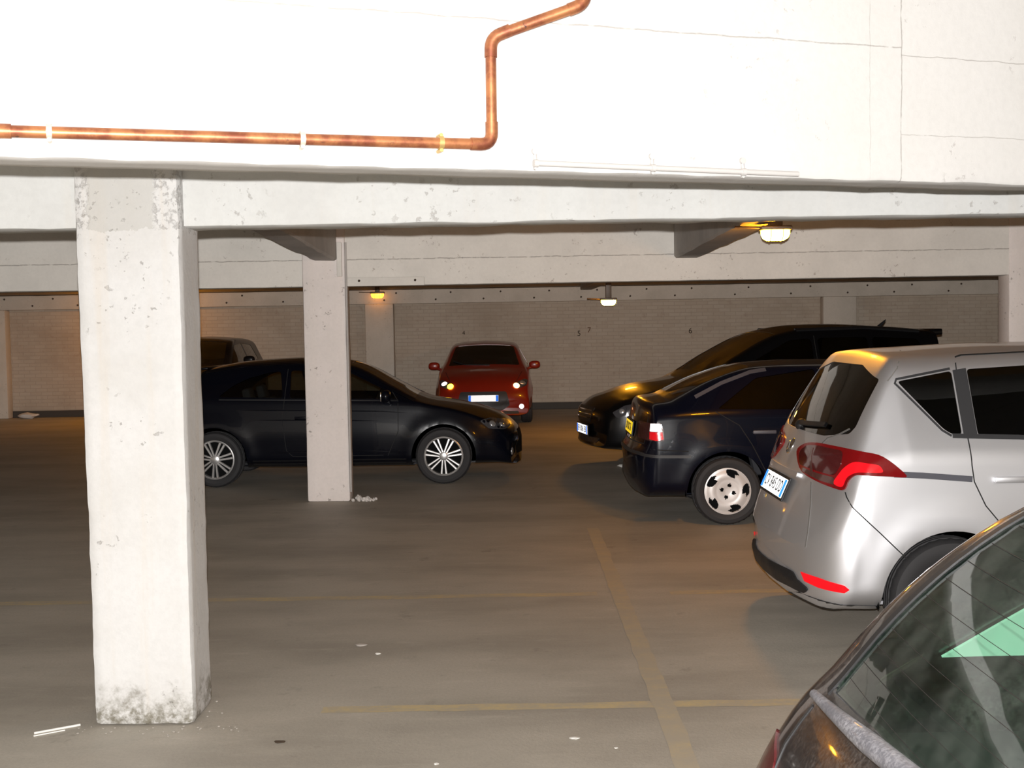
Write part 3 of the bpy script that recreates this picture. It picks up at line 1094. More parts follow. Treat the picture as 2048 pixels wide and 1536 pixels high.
    def arches(self):
        bm = bmesh.new()
        for ax in self.axles:
            circ = [(ax + self.Ra * math.cos(2 * PI * k / 56), self.R + self.Ra * math.sin(2 * PI * k / 56)) for k in range(56)]
            for s in (-1, 1):
                self.prism(bm, circ, 'y', s * (self.wheel_y - 0.17), s * 1.3)
        self.cut(bm)
        for ax in self.axles:
            for s in (-1, 1):
                bm = bmesh.new()
                n = 40
                ra, yi, yo = self.Ra + 0.010, s * (self.wheel_y - 0.16), s * (self.W - 0.045)
                A = [bm.verts.new((ax + ra * math.cos(a), yi, self.R + ra * math.sin(a))) for a in [PI * 1.08 * k / n - 0.04 * PI for k in range(n + 1)]]
                B = [bm.verts.new((v.co.x, yo, v.co.z)) for v in A]
                for k in range(n):
                    bm.faces.new((A[k], A[k + 1], B[k + 1], B[k]))
                bm.faces.new(A)
                bmesh.ops.solidify(bm, geom=bm.faces[:], thickness=0.004)
                from_bm('wheel_arch_liner', bm, M_LINER, self.root)

    def finish(self):
        me = self.body.data
        bm = bmesh.new()
        bm.from_mesh(me)
        bmesh.ops.remove_doubles(bm, verts=bm.verts, dist=0.0002)
        bmesh.ops.dissolve_degenerate(bm, dist=0.0002, edges=bm.edges)
        bm.to_mesh(me)
        bm.free()
        for p in me.polygons:
            p.use_smooth = True
        me.set_sharp_from_angle(angle=math.radians(34))

    # ---- things laid on the skin
    def hit(self, o, d):
        loc, nor, _, _ = self.bvh.ray_cast(Vector(o), Vector(d).normalized())
        if loc is None:
            loc, nor, _, _ = self.bvh.find_nearest(Vector(o) + Vector(d).normalized() * 4.6)
        if nor.dot(Vector(d)) > 0:
            nor = -nor
        return loc, nor

    def patch(self, name, poly, d, U, mat, off, thick, grow=0.0, V=(0, 0, 1), res=0.06, parent=None, smooth=35):
        """Cover a polygon of the skin, seen along direction d, with a shell 'off' proud of it."""
        U, V, d = Vector(U), Vector(V), Vector(d).normalized()
        pts = [Vector(p) for p in poly]
        c = sum(pts, Vector((0, 0))) / len(pts)
        if grow:
            pts = [p + (p - c).normalized() * grow for p in pts]
        bm = bmesh.new()
        vs = [bm.verts.new((p.x, p.y, 0)) for p in pts]
        bm.faces.new(vs)
        for it in range(5):
            es = [e for e in bm.edges if e.calc_length() > res]
            if not es:
                break
            bmesh.ops.subdivide_edges(bm, edges=es, cuts=1, use_grid_fill=False)
            bmesh.ops.triangulate(bm, faces=bm.faces[:])
        bmesh.ops.triangulate(bm, faces=bm.faces[:])
        bm.verts.index_update()
        flat = [v.co.copy() for v in bm.verts]
        faces = [[v.index for v in f.verts] for f in bm.faces]
        bound = [(e.verts[0].index, e.verts[1].index) for e in bm.edges if len(e.link_faces) == 1]
        bm.free()
        top, bot = [], []
        for p in flat:
            loc, nor = self.hit(U * p.x + V * p.y - d * 4.5, d)
            top.append(loc + nor * off)
            bot.append(loc + nor * (off - thick))
        n = len(flat)
        F = faces + [[i + n for i in f][::-1] for f in faces] + [(a, b, b + n, a + n) for a, b in bound]
        bm = bmesh.new()
        vv = [bm.verts.new(p) for p in top + bot]
        for f in F:
            try:
                bm.faces.new([vv[i] for i in f])
            except ValueError:
                pass
        bmesh.ops.recalc_face_normals(bm, faces=bm.faces)
        return from_bm(name, bm, mat, parent or self.root, smooth)

    def strip(self, name, path, d, U, mat, w, off, V=(0, 0, 1), thick=0.004, step=0.03, mirror=False, parent=None):
        """A narrow band along a path on the skin (door gaps, rails, mouldings)."""
        out = None
        for s in ((1, -1) if mirror else (1,)):
            Uv, Vv, dv = Vector(U), Vector(V), Vector(d).normalized()
            if s < 0:
                Uv, Vv, dv = [Vector((q.x, -q.y, q.z)) for q in (Uv, Vv, dv)]
            pts = []
            for a, b in zip(path, path[1:]):
                a, b = Vector(a), Vector(b)
                k = max(1, int((b - a).length / step))
                pts += [a.lerp(b, i / k) for i in range(k)]
            pts.append(Vector(path[-1]))
            bm = bmesh.new()
            rows = []
            for i, p in enumerate(pts):
                t = (pts[min(i + 1, len(pts) - 1)] - pts[max(i - 1, 0)]).normalized()
                nrm = Vector((-t.y, t.x))
                row = []
                for e in (-0.5, 0.5):
                    q = p + nrm * w * e
                    loc, nor = self.hit(Uv * q.x + Vv * q.y - dv * 4.5, dv)
                    row.append((bm.verts.new(loc + nor * off), bm.verts.new(loc - nor * (thick - off))))
                rows.append(row)
            for r0, r1 in zip(rows, rows[1:]):
                (a, a2), (b, b2) = r0
                (c, c2), (e, e2) = r1
                for f in ((a, b, e, c), (a2, c2, e2, b2), (a, c, c2, a2), (b, b2, e2, e)):
                    bm.faces.new(f)
            bmesh.ops.recalc_face_normals(bm, faces=bm.faces)
            out = from_bm(name, bm, mat, parent or self.root, 35)
        return out

    def bead(self, name, path, d, U, mat, r, V=(0, 0, 1), step=0.04):
        """A rounded pressing line: a slim half-sunk tube along a path on the skin."""
        Uv, Vv, dv = Vector(U), Vector(V), Vector(d).normalized()
        pts = []
        for p, q in zip(path, path[1:]):
            p, q = Vector(p), Vector(q)
            k = max(1, int((q - p).length / step))
            pts += [p.lerp(q, i / k) for i in range(k)]
        pts.append(Vector(path[-1]))
        P = []
        for q in pts:
            loc, nor = self.hit(Uv * q.x + Vv * q.y - dv * 4.5, dv)
            P.append(loc - nor * r * 0.35)
        bm = bmesh.new()
        n = len(P)
        tube_mesh(bm, P, r, 12, radii=[r * min(1, 0.15 + 4 * min(i, n - 1 - i) / n) for i in range(n)])
        return from_bm(name, bm, mat, self.root, 50)

    def plate(self, x_dir, z, text, back, w=0.52, h=0.11, blue=True, ink=M_PLATE_INK, yc=0.0):
        """A number plate lying flat on the front (x_dir=1) or the tail (x_dir=-1)."""
        loc, nor = self.hit((x_dir * 5, yc, z), (-x_dir, 0, 0))
        nor = Vector((nor.x, 0, nor.z)).normalized()
        X = Vector((0, x_dir, 0))
        Yv = nor.cross(X).normalized()
        M = Matrix((X, Yv, nor)).transposed().to_4x4()
        M.translation = loc + nor * 0.012
        bm = bmesh.new()
        bm_box(bm, (0, 0, 0), (w, h, 0.008), bevel=0.003, seg=1)
        bmesh.ops.transform(bm, matrix=M, verts=bm.verts)
        p = from_bm('number_plate', bm, back, self.root, 35)
        bm = bmesh.new()
        bm_box(bm, (0, 0, -0.006), (w + 0.03, h + 0.03, 0.012), bevel=0.003, seg=1)
        bmesh.ops.transform(bm, matrix=M, verts=bm.verts)
        from_bm('plate_holder', bm, M_BLACK, self.root, 35)
        if blue:
            for s in (-1, 1):
                bm = bmesh.new()
                bm_box(bm, (s * (w / 2 - 0.0225), 0, 0.0046), (0.041, h - 0.006, 0.002))
                bmesh.ops.transform(bm, matrix=M, verts=bm.verts)
                from_bm('plate_band', bm, M_PLATE_BLUE, p)
        if text:
            me = text_mesh(text, 0.098, 0.0008, 1.05)
            xs = [v.co.x for v in me.vertices]
            k = min(1.0, (w - 0.11) / (max(xs) - min(xs)))
            me.transform(M @ Matrix.Translation((0, 0, 0.0052)) @ Matrix.Diagonal((k, 1.0, 1, 1)))
            link('plate_lettering', me, ink, p)
        return p

    def wheels(self, style, vis=(-1, 1)):
        R = self.R
        for ax in self.axles:
            for s in (-1, 1):
                rim_r = {'a1': 0.215, 'cap': 0.195, 'five': 0.205}[style]
                bm = bmesh.new()
                wdt = 0.195
                h = wdt / 2
                prof = [(rim_r - 0.01, -h + 0.02), (rim_r + 0.012, -h + 0.008), (rim_r + 0.03, -h + 0.001), (R - 0.05, -h - 0.004), (R - 0.022, -h + 0.004), (R - 0.006, -h + 0.02), (R, -h + 0.045)]
                for g in (-0.045, -0.015, 0.015, 0.045):
                    prof += [(R, g - 0.006), (R - 0.007, g - 0.004), (R - 0.007, g + 0.004), (R, g + 0.006)]
                prof += [(r, -y) for r, y in prof[6::-1]]
                lathe(bm, prof, 72, closed=True)
                # tread blocks: notches along the shoulders
                for v in bm.verts:
                    rad = math.hypot(v.co.x, v.co.z)
                    if abs(v.co.y) > 0.05 and rad > R - 0.012:
                        a = math.atan2(v.co.z, v.co.x)
                        if int(round(a / (2 * PI) * 72)) % 2:
                            v.co.x *= (R - 0.007) / R
                            v.co.z *= (R - 0.007) / R
                bmesh.ops.recalc_face_normals(bm, faces=bm.faces)
                M = Matrix.Translation((ax, s * self.wheel_y, R))
                if s > 0:
                    M = M @ Matrix.Rotation(PI, 4, 'Z')
                bmesh.ops.transform(bm, matrix=M, verts=bm.verts)
                w = from_bm('wheel', bm, M_TYRE, self.root, 30)
                # dark well behind the spokes
                bm = bmesh.new()
                lathe(bm, [(0.0001, -0.01), (rim_r - 0.006, -0.01), (rim_r - 0.006, 0.07), (0.0001, 0.07)], 40)
                bmesh.ops.recalc_face_normals(bm, faces=bm.faces)
                bmesh.ops.transform(bm, matrix=M, verts=bm.verts)
                from_bm('brake_drum', bm, M_LINER, w, 30)
                bm = bmesh.new()
                yf = -h + 0.012
                if style in ('a1', 'five'):
                    lathe(bm, [(rim_r, yf + 0.012), (rim_r + 0.004, yf - 0.006), (rim_r - 0.006, yf - 0.010), (rim_r - 0.016, yf), (rim_r - 0.02, yf + 0.05), (rim_r, yf + 0.05)], 64, closed=True)
                    lathe(bm, [(0.0001, yf - 0.004), (0.03, yf - 0.004), (0.05, yf + 0.004), (0.062, yf + 0.03), (0.0001, yf + 0.03)], 40)
                    nsp, pair = (7, 0.13) if style == 'a1' else (5, 0.17)
                    for k in range(nsp):
                        for e in (-1, 1):
                            a0 = 2 * PI * k / nsp + 0.22
                            i0, i1 = Vector((0.045, e * 0.013)), Vector((rim_r - 0.012, 0))
                            a1 = a0 + e * pair
                            p0 = Vector((0.045 * math.cos(a0) - e * 0.013 * math.sin(a0), yf + 0.002, 0.045 * math.sin(a0) + e * 0.013 * math.cos(a0)))
                            p1 = Vector(((rim_r - 0.012) * math.cos(a1), yf + 0.004, (rim_r - 0.012) * math.sin(a1)))
                            dv = (p1 - p0).normalized()
                            pn = dv.cross(Vector((0, 1, 0)))
                            ring = []
                            for (pp, hw, dp) in ((p0, 0.010, 0.03), (p1, 0.0135, 0.028)):
                                ring.append([bm.verts.new(pp + pn * q * hw + Vector((0, yy, 0))) for q, yy in ((-1, 0.004), (-0.5, -0.003), (0.5, -0.003), (1, 0.004), (1, dp), (-1, dp))])
                            for q in range(6):
                                bm.faces.new((ring[0][q], ring[0][(q + 1) % 6], ring[1][(q + 1) % 6], ring[1][q]))
                            bm.faces.new(ring[0][::-1])
                            bm.faces.new(ring[1])
                    bmesh.ops.recalc_face_normals(bm, faces=bm.faces)
                    bmesh.ops.transform(bm, matrix=M, verts=bm.verts)
                    from_bm('rim', bm, M_ALLOY, w, 30)
                else:
                    na = 180
                    rad = [0.0, 0.02, 0.03, 0.038, 0.046, 0.055, 0.064, 0.074] + [0.084 + 0.0065 * k for k in range(17)] + [rim_r - 0.005, rim_r + 0.004]

                    def hole(r, a):
                        for k in range(5):
                            b = 2 * PI * k / 5 + 0.05
                            da = (a - b + PI) % (2 * PI) - PI
                            px, py = r * math.cos(da) - 0.158, r * math.sin(da)
                            py -= 0.35 * px
                            if (px / 0.036) ** 2 + (py / 0.056) ** 2 < 1 and not (px < -0.004 and py < -0.02):
                                return True
                        for k in range(4):
                            b = 2 * PI * k / 4 + 1.3
                            if math.hypot(r * math.cos(a) - 0.052 * math.cos(b), r * math.sin(a) - 0.052 * math.sin(b)) < 0.0175:
                                return True
                        return False
                    rings = []
                    for r in rad:
                        dish = -0.012 * math.sin(PI * min(1, r / rim_r)) + (0.010 if r > rim_r else 0)
                        if 0.10 < r < 0.18:
                            dish -= 0.006 * math.sin((r - 0.10) / 0.08 * PI)
                        rings.append([bm.verts.new((r * math.cos(2 * PI * k / na), yf + dish + 0.004, r * math.sin(2 * PI * k / na))) for k in range(na)] if r else [bm.verts.new((0, yf - 0.002, 0))])
                    for i, (a, b) in enumerate(zip(rings, rings[1:])):
                        for k in range(na):
                            rm, am = (rad[i] + rad[i + 1]) / 2, 2 * PI * (k + 0.5) / na
                            if hole(rm, am):
                                continue
                            if len(a) == 1:
                                bm.faces.new((a[0], b[k], b[(k + 1) % na]))
                            else:
                                bm.faces.new((a[k], b[k], b[(k + 1) % na], a[(k + 1) % na]))
                    bmesh.ops.recalc_face_normals(bm, faces=bm.faces)
                    bmesh.ops.solidify(bm, geom=bm.faces[:], thickness=0.004)
                    lathe(bm, [(rim_r + 0.006, yf + 0.012), (rim_r + 0.006, yf - 0.004), (rim_r - 0.004, yf - 0.006), (rim_r - 0.004, yf + 0.012)], 64, closed=True)
                    bmesh.ops.transform(bm, matrix=M, verts=bm.verts)
                    from_bm('hubcap', bm, M_HUBCAP, w, 40)

    def seats(self, xs_front, x_rear, floor=0.34, w=0.25, cloth=None, hr=0.17):
        cloth = cloth or M_CLOTH
        R = Matrix.Rotation(-0.24, 3, 'Y')
        rows = [(xs_front, y) for y in (-0.36, 0.36)] + ([(x_rear, y) for y in (-0.38, 0.38)] if x_rear is not None else [])
        for (x, y) in rows:
            bm = bmesh.new()
            bm_box(bm, (x + 0.26, y, floor + 0.10), (0.5, 2 * w, 0.17), bevel=0.05)
            bm_box(bm, (x - 0.06, y, floor + 0.40), (0.15, 2 * w - 0.02, 0.58), rot=R, bevel=0.055)
            s = from_bm('seat', bm, cloth, self.root, 40)
            bm = bmesh.new()
            bm_box(bm, (x - 0.175, y, floor + 0.66 + hr * 0.45), (0.10, 0.26, hr), rot=R, bevel=0.04)
            for e in (-0.06, 0.06):
                tube_mesh(bm, [(x - 0.16, y + e, floor + 0.60), (x - 0.175, y + e, floor + 0.72)], 0.006, 8)
            from_bm('headrest', bm, cloth, s, 40)
        bm = bmesh.new()
        bm_box(bm, ((xs_front + (x_rear if x_rear is not None else xs_front)) / 2 + 0.35, 0, floor - 0.02), (abs(xs_front - (x_rear if x_rear is not None else xs_front)) + 1.5, 1.3, 0.03), bevel=0.01)
        from_bm('cabin_floor', bm, M_TRIM_IN, self.root, 40)

    def dashboard(self, x, z, w=1.3):
        bm = bmesh.new()
        bm_box(bm, (x, 0, z), (0.42, w, 0.2), bevel=0.06)
        from_bm('dashboard', bm, M_TRIM_IN, self.root, 40)
        bm = bmesh.new()
        lathe(bm, [(0.185 + 0.013 * math.cos(q), 0.013 * math.sin(q)) for q in [2 * PI * k / 8 for k in range(8)]], 36, closed=True)
        bm_box(bm, (0, 0.0, 0), (0.34, 0.02, 0.05), bevel=0.008)
        bmesh.ops.rotate(bm, cent=(0, 0, 0), matrix=Matrix.Rotation(PI / 2, 3, 'Z') @ Matrix.Rotation(0.4, 3, 'X'), verts=bm.verts)
        bmesh.ops.translate(bm, vec=(x - 0.36, 0.36, z + 0.06), verts=bm.verts)
        from_bm('steering_wheel', bm, M_BLACK, self.root, 40)

    def mirrors(self, x, z, y, mat):
        for s in (-1, 1):
            bm = bmesh.new()
            blob(bm, (x, s * (y + 0.10), z + 0.02), (0.055, 0.105, 0.072))
            tube_mesh(bm, [(x + 0.03, s * (y - 0.06), z - 0.05), (x + 0.01, s * (y + 0.05), z - 0.025)], 0.022, 10)
            m = from_bm('door_mirror', bm, mat, self.root, 45)
            bm = bmesh.new()
            bm_box(bm, (x - 0.052, s * (y + 0.10), z + 0.02), (0.012, 0.16, 0.105), bevel=0.005)
            from_bm('mirror_glass', bm, M_CHROME, m, 40)

    def ball(self, name, p, d, r, mat, parent=None, off=0.0, squash=0.35):
        """A round lamp element set on the skin where a ray along d meets it."""
        loc, nor = self.hit(p, d)
        bm = bmesh.new()
        bmesh.ops.create_uvsphere(bm, u_segments=18, v_segments=10, radius=r)
        q = nor.to_track_quat('Z', 'Y').to_matrix()
        for v in bm.verts:
            v.co = loc + nor * off + q @ Vector((v.co.x, v.co.y, v.co.z * squash))
        return from_bm(name, bm, mat, parent or self.root, 50)


def X(L, pts):
    return [(r - L / 2, z) for r, z in pts]


SD, SU = (0, 1, 0), (1, 0, 0)     # looking at the side that faces the camera


def handle(car, x, z, mat, y=-1.0):
    loc, nor = car.hit((x, y * 3, z), (0, -y, 0))
    bm = bmesh.new()
    bm_box(bm, loc + nor * 0.022, (0.20, 0.018, 0.032), bevel=0.008)
    for e in (-0.085, 0.085):
        bm_box(bm, loc + nor * 0.008 + Vector((e, 0, 0)), (0.025, 0.03, 0.022), bevel=0.004)
    return from_bm('door_handle', bm, mat, car.root, 40)


# ---------------- silver hatchback-MPV
L = 4.077
SIL = [
    (0.00, .37, .52, .57, .62, .61, .56, .01), (0.010, .33, .53, .605, .735, .725, .67, .01), (0.03, .285, .60, .67, .805, .795, .74, .01), (0.07, .25, .70, .78, .846, .832, .777, .01),
    (0.115, .24, .80, .88, .864, .845, .785, .01), (0.165, .24, .92, 1.02, .87, .848, .775, .01), (0.24, .24, 1.00, 1.16, .874, .85, .745, .012),
    (0.38, .24, 1.03, 1.36, .875, .852, .685, .015), (0.52, .24, 1.045, 1.535, .875, .853, .63, .02), (0.56, .24, 1.05, 1.572, .875, .853, .62, .03),
    (0.80, .24, 1.05, 1.59, .875, .853, .615, .045), (1.3, .22, 1.04, 1.607, .875, .853, .615, .05), (2.0, .21, 1.02, 1.60, .875, .853, .62, .05),
    (2.5, .21, 1.00, 1.55, .875, .853, .63, .04), (2.95, .21, .98, 1.34, .875, .85, .68, .04), (3.38, .22, .96, 1.10, .875, .845, .73, .04),
    (3.48, .22, .95, 1.05, .872, .84, .74, .04), (3.7, .22, .87, .98, .86, .82, .73, .04), (3.93, .23, .73, .85, .83, .79, .68, .03),
    (4.04, .26, .58, .68, .77, .74, .62, .02), (4.077, .30, .48, .56, .70, .68, .58, .01)]
c = Car('hatchback_car', 'silver tall hatchback with red tail lamps parked tail towards the floor strip', 'car', (1.43 + L / 2, 6.88, 0), 0.0, L, SIL, M_SILVER,
        (0.79 - L / 2, 3.28 - L / 2), 0.315, bow=(0.19, 0.14), rr=0.10, bow_reach=0.75)
sil = c
quarter = round_poly([(-1.475, 1.425), (-1.185, 1.474), (-1.185, 1.155), (-1.235, 1.158), (-1.275, 1.185)], 0.02)
c.windows(side=[('quarter_window', quarter),
                ('side_window', round_poly([(-1.105, 1.482), (-0.20, 1.525), (-0.20, 1.08), (-1.105, 1.15)], 0.02)),
                ('side_window', round_poly([(-0.13, 1.525), (0.42, 1.49), (1.02, 1.19), (1.08, 1.03), (-0.13, 1.075)], 0.02))],
          front=round_poly([(0.44, -0.53), (0.44, 0.53), (1.32, 0.62), (1.32, -0.62)], 0.04),
          rear=round_poly([(-0.625, 1.435), (-.3, 1.50), (.3, 1.50), (0.625, 1.435), (0.685, 1.19), (0.665, 1.155), (0.42, 1.125), (-0.42, 1.125), (-0.665, 1.155), (-0.685, 1.19)], 0.02), glass=M_GLASS_PRIV, rear_reach=0.85)
c.arches()
c.finish()
c.wheels('five')
c.seats(0.1, -0.75, 0.42)
c.dashboard(0.95, 0.88)
DL = Vector((.27, .963, 0)).normalized()
UL = Vector((DL.y, -DL.x, 0))
lamp = [(-1.760, 1.025), (-1.698, 1.072), (-1.627, 1.086), (-1.475, 1.084), (-1.322, 1.06), (-1.246, 1.005), (-1.185, .946), (-1.297, .956), (-1.444, .961), (-1.475, .935), (-1.498, .872), (-1.628, .89), (-1.735, .921)]
for s in (1, -1):
    d, U = Vector((DL.x, DL.y * s, 0)), Vector((UL.x, UL.y * s, 0))
    tl = c.patch('tail_light', round_poly(lamp, .05, 3), d, U, M_RED, 0.009, 0.012, res=0.04)
    c.patch('smoked_lens', round_poly([(-1.735, 1.02), (-1.69, 1.06), (-1.63, 1.07), (-1.50, 1.068), (-1.51, 1.0), (-1.545, .94), (-1.62, .945), (-1.735, .955)], 0.02), d, U, M_RED_DARK, 0.0125, 0.004, res=0.04, parent=tl)
    c.patch('reversing_lens', round_poly([(-1.72, .945), (-1.63, .935), (-1.545, .932), (-1.545, .895), (-1.63, .903), (-1.715, .925)], 0.01), d, U, M_RUST_LENS, 0.0125, 0.004, res=0.04, parent=tl)
    c.patch('red_prism', round_poly([(-1.555, .90), (-1.505, .885), (-1.485, .945), (-1.44, .972), (-1.31, .975), (-1.33, 1.01), (-1.45, 1.025), (-1.50, .985)], .03, 3), d, U, M_RED_MID, 0.0125, 0.006, res=0.03, parent=tl)
    c.strip('lamp_rib', [(-1.66, 1.055), (-1.668, 1.01), (-1.66, .91)], d, U, M_RUST_LENS, 0.012, 0.0145, parent=tl)
    c.patch('bumper_reflector', [(-1.722, .425), (-1.631, .420), (-1.502, .400), (-1.478, .378), (-1.502, .360), (-1.631, .368), (-1.703, .382)], d, U, M_RED_BRIGHT, 0.006, 0.010, res=0.04)
    c.strip('bumper_gap', [(-1.497, .87), (-1.49, .846), (-1.463, .801), (-1.328, .67), (-1.193, .534)], d, U, M_SEAM, 0.0055, 0.002)
    c.strip('tailgate_gap', [(-1.673, .885), (-1.674, .774), (-1.687, .641), (-1.70, .56)], d, U, M_SEAM_GREY, 0.0055, 0.002)
    c.strip('tailgate_gap', [(-1.474, 1.181), (-1.525, 1.148), (-1.589, 1.117), (-1.619, 1.083)], d, U, M_SEAM_GREY, 0.0055, 0.002)
    c.strip('tailgate_gap', [(-1.205, 1.575), (-1.226, 1.526), (-1.236, 1.491), (-1.285, 1.426)], d, U, M_SEAM_GREY, 0.0055, 0.002)
    sd, su = (0, s, 0), (1, 0, 0)
    c.strip('door_gap', [(-1.10, 1.552), (-1.135, 1.544), (-1.152, 1.51), (-1.158, 1.477), (-1.16, 1.162), (-1.155, 1.004), (-1.145, .922), (-1.09, .80), (-0.99, .675)], sd, su, M_SEAM, 0.0055, 0.002)
    c.strip('door_gap', [(-1.10, 1.552), (-0.5, 1.572), (0.2, 1.568)], sd, su, M_SEAM, 0.0055, 0.002)
    c.strip('sliding_door_rail', [(-1.55, .965), (-1.40, .957), (-1.155, .935)], sd, su, M_TRIMGREY, 0.030, 0.004)
    c.patch('window_pillar_trim', [(-1.178, 1.476), (-1.108, 1.486), (-1.108, 1.146), (-1.178, 1.152)], sd, su, M_DARKGREY, 0.004, 0.012)
    c.patch('window_pillar_trim', [(-0.20, 1.53), (-0.13, 1.53), (-0.13, 1.07), (-0.20, 1.075)], sd, su, M_DARKGREY, 0.004, 0.012)
    c.strip('window_sill_trim', [(-1.235, 1.150), (-0.9, 1.138), (0.2, 1.058), (1.0, 1.018)], sd, su, M_DARKGREY, 0.022, 0.004)
    c.strip('quarter_seal', [(-1.19, 1.485), (-1.478, 1.436), (-1.488, 1.415), (-1.283, 1.178), (-1.24, 1.15)], sd, su, M_DARKGREY, 0.011, 0.003)
    # black valance under the bumper
    c.strip('bumper_valance', [(-L / 2 + 0.08, .28), (-1.70, .262), (-1.60, .258)], sd, su, M_BLACK, 0.05, 0.004)
c.patch('rear_diffuser', round_poly([(-.50, .405), (.50, .405), (.66, .345), (.62, .315), (-.62, .315), (-.66, .345)], 0.02), (1, 0, 0), (0, 1, 0), M_BLACK, 0.010, 0.016, res=.03)
c.plate(-1, .81, 'CV 845 DD', M_PLATE)
c.patch('tailgate_handle', round_poly([(-.33, .915), (.33, .915), (.33, .885), (-.33, .885)], 0.01), (1, 0, 0), (0, 1, 0), M_SILVER, 0.018, 0.024)
c.ball('badge', (-5, 0, 1.03), (1, 0, 0), 0.05, M_CHROME)
c.strip('rear_wiper', [(0.03, 1.155), (-0.18, 1.165), (-0.40, 1.178)], (1, 0, 0), (0, 1, 0), M_BLACK, 0.022, 0.018, thick=0.016)
c.ball('wiper_pivot', (-5, 0.04, 1.15), (1, 0, 0), 0.035, M_BLACK, squash=0.8)
c.mirrors(1.12, 1.05, .83, M_SILVER)
for s in (1, -1):
    handle(c, -0.95, 0.93, M_SILVER, -s)

# ---------------- navy saloon with silver hubcaps
L = 4.25
MZ = [
    (0.00, .38, .54, .59, .60, .59, .55, .01), (0.01, .35, .57, .62, .71, .70, .66, .01), (0.03, .30, .62, .66, .785, .775, .73, .01), (0.06, .25, .70, .76, .815, .80, .745, .01), (0.085, .24, .86, .92, .825, .805, .74, .01),
    (0.105, .24, .94, 1.01, .832, .80, .72, .01), (0.14, .24, .955, 1.055, .835, .80, .70, .015), (0.31, .24, .965, 1.085, .84, .805, .69, .02),
    (0.36, .24, .965, 1.105, .84, .805, .68, .02), (0.75, .23, .965, 1.27, .842, .807, .60, .02), (1.12, .22, .96, 1.372, .843, .808, .565, .03),
    (1.5, .21, .955, 1.392, .843, .808, .56, .04), (2.1, .21, .945, 1.388, .843, .808, .565, .04), (2.45, .21, .935, 1.35, .843, .806, .58, .035),
    (2.9, .21, .925, 1.13, .842, .80, .65, .03), (3.2, .21, .91, .985, .84, .795, .70, .03), (3.3, .21, .885, .95, .838, .79, .70, .03),
    (3.8, .22, .79, .86, .82, .77, .69, .03), (4.1, .25, .67, .74, .79, .75, .65, .02), (4.2, .28, .55, .61, .74, .72, .60, .01), (4.25, .32, .48, .54, .68, .66, .56, .01)]
c = Car('saloon_car', 'dark navy saloon with silver hubcap and yellow rear plate beyond the silver car', 'car', (1.02 + L / 2, 11.05, 0), 0.0, L, MZ, M_MAZDA,
        (0.815 - L / 2, 3.40 - L / 2), 0.295, bow=(0.13, 0.14), rr=0.07, arch_gap=0.05)
c.windows(side=[('side_window', round_poly(X(L, [(0.74, 1.0), (1.10, 1.255), (1.62, 1.325), (1.62, .985)]), 0.03)),
                ('side_window', round_poly(X(L, [(1.68, 1.325), (2.33, 1.30), (2.95, 1.02), (2.97, .97), (1.68, .98)]), 0.03))],
          front=round_poly([(2.44 - L / 2, -.49), (2.44 - L / 2, .49), (3.14 - L / 2, .60), (3.14 - L / 2, -.60)], 0.04), z_cut=.92,
          rear=None, glass=M_GLASS_PRIV)
bm = bmesh.new()
rw = round_poly([(0.40 - L / 2, -.58), (0.40 - L / 2, .58), (1.08 - L / 2, .48), (1.08 - L / 2, -.48)], 0.04)
c.prism(bm, rw, 'z', .97, 2.2)
c.cut(bm)
c.patch('rear_window', rw, (0, 0, -1), (1, 0, 0), M_GLASS_PRIV, -0.004, 0.004, grow=0.006, V=(0, 1, 0))
c.arches()
c.finish()
c.wheels('cap')
c.seats(2.05 - L / 2, 1.15 - L / 2, 0.28)
c.dashboard(2.85 - L / 2, .80)
for s in (1, -1):
    d, U = Vector((DL.x, DL.y * s, 0)), Vector((UL.x, UL.y * s, 0))
    base = c.patch('tail_light', round_poly([(-1.83, .885), (-1.69, .885), (-1.588, .889), (-1.563, .815), (-1.560, .735), (-1.69, .735), (-1.83, .74)], 0.012), d, U, M_RUST_LENS, 0.006, 0.01)
    c.patch('white_reflector', [(-1.672, .881), (-1.600, .885), (-1.578, .816), (-1.677, .816)], d, U, M_WHITE_REFL, 0.014, 0.008, parent=base, res=.03)
    c.patch('red_reflector', [(-1.680, .811), (-1.577, .811), (-1.566, .75), (-1.612, .738), (-1.680, .748)], d, U, M_RED_BRIGHT, 0.014, 0.008, parent=base, res=.03)
    sd, su = (0, s, 0), (1, 0, 0)
    c.strip('bumper_moulding', [(-L / 2 + 0.06, .615), (-L / 2 + 0.2, .605), (-L / 2 + 0.50, .60)], sd, su, M_DARKGREY, 0.025, 0.012, thick=0.016)
    c.strip('bumper_gap', [(-L / 2 + 0.16, .665), (-L / 2 + 0.48, .645)], sd, su, M_SEAM, 0.008, 0.001)
    c.strip('drip_rail', X(L, [(0.56, 1.10), (0.8, 1.215), (1.06, 1.305), (1.2, 1.325)]), sd, su, M_TRIMGREY, 0.028, 0.004)
    c.strip('door_gap', X(L, [(1.65, 1.33), (1.65, .9), (1.63, .35)]), sd, su, M_SEAM, 0.007, 0.001)
    c.strip('door_gap', X(L, [(0.72, .98), (0.92, .86), (1.02, .70), (1.16, .42)]), sd, su, M_SEAM, 0.007, 0.001)
    handle(c, 1.13 - L / 2, 0.80, M_TRIMGREY, -s)
c.strip('bumper_moulding', [(-.74, .615), (0, .618), (.74, .615)], (1, 0, 0), (0, 1, 0), M_DARKGREY, 0.025, 0.012, thick=0.016)
c.plate(-1, .80, '201 RDC 76', M_PLATE_YELLOW, w=0.52, h=0.11, blue=False, ink=M_PLATE_INK)
c.strip('boot_gap', [(-.66, .95), (-.66, .70), (.66, .70), (.66, .95)], (1, 0, 0), (0, 1, 0), M_SEAM, 0.008, 0.001)
c.mirrors(2.92 - L / 2, .99, .80, M_MAZDA)

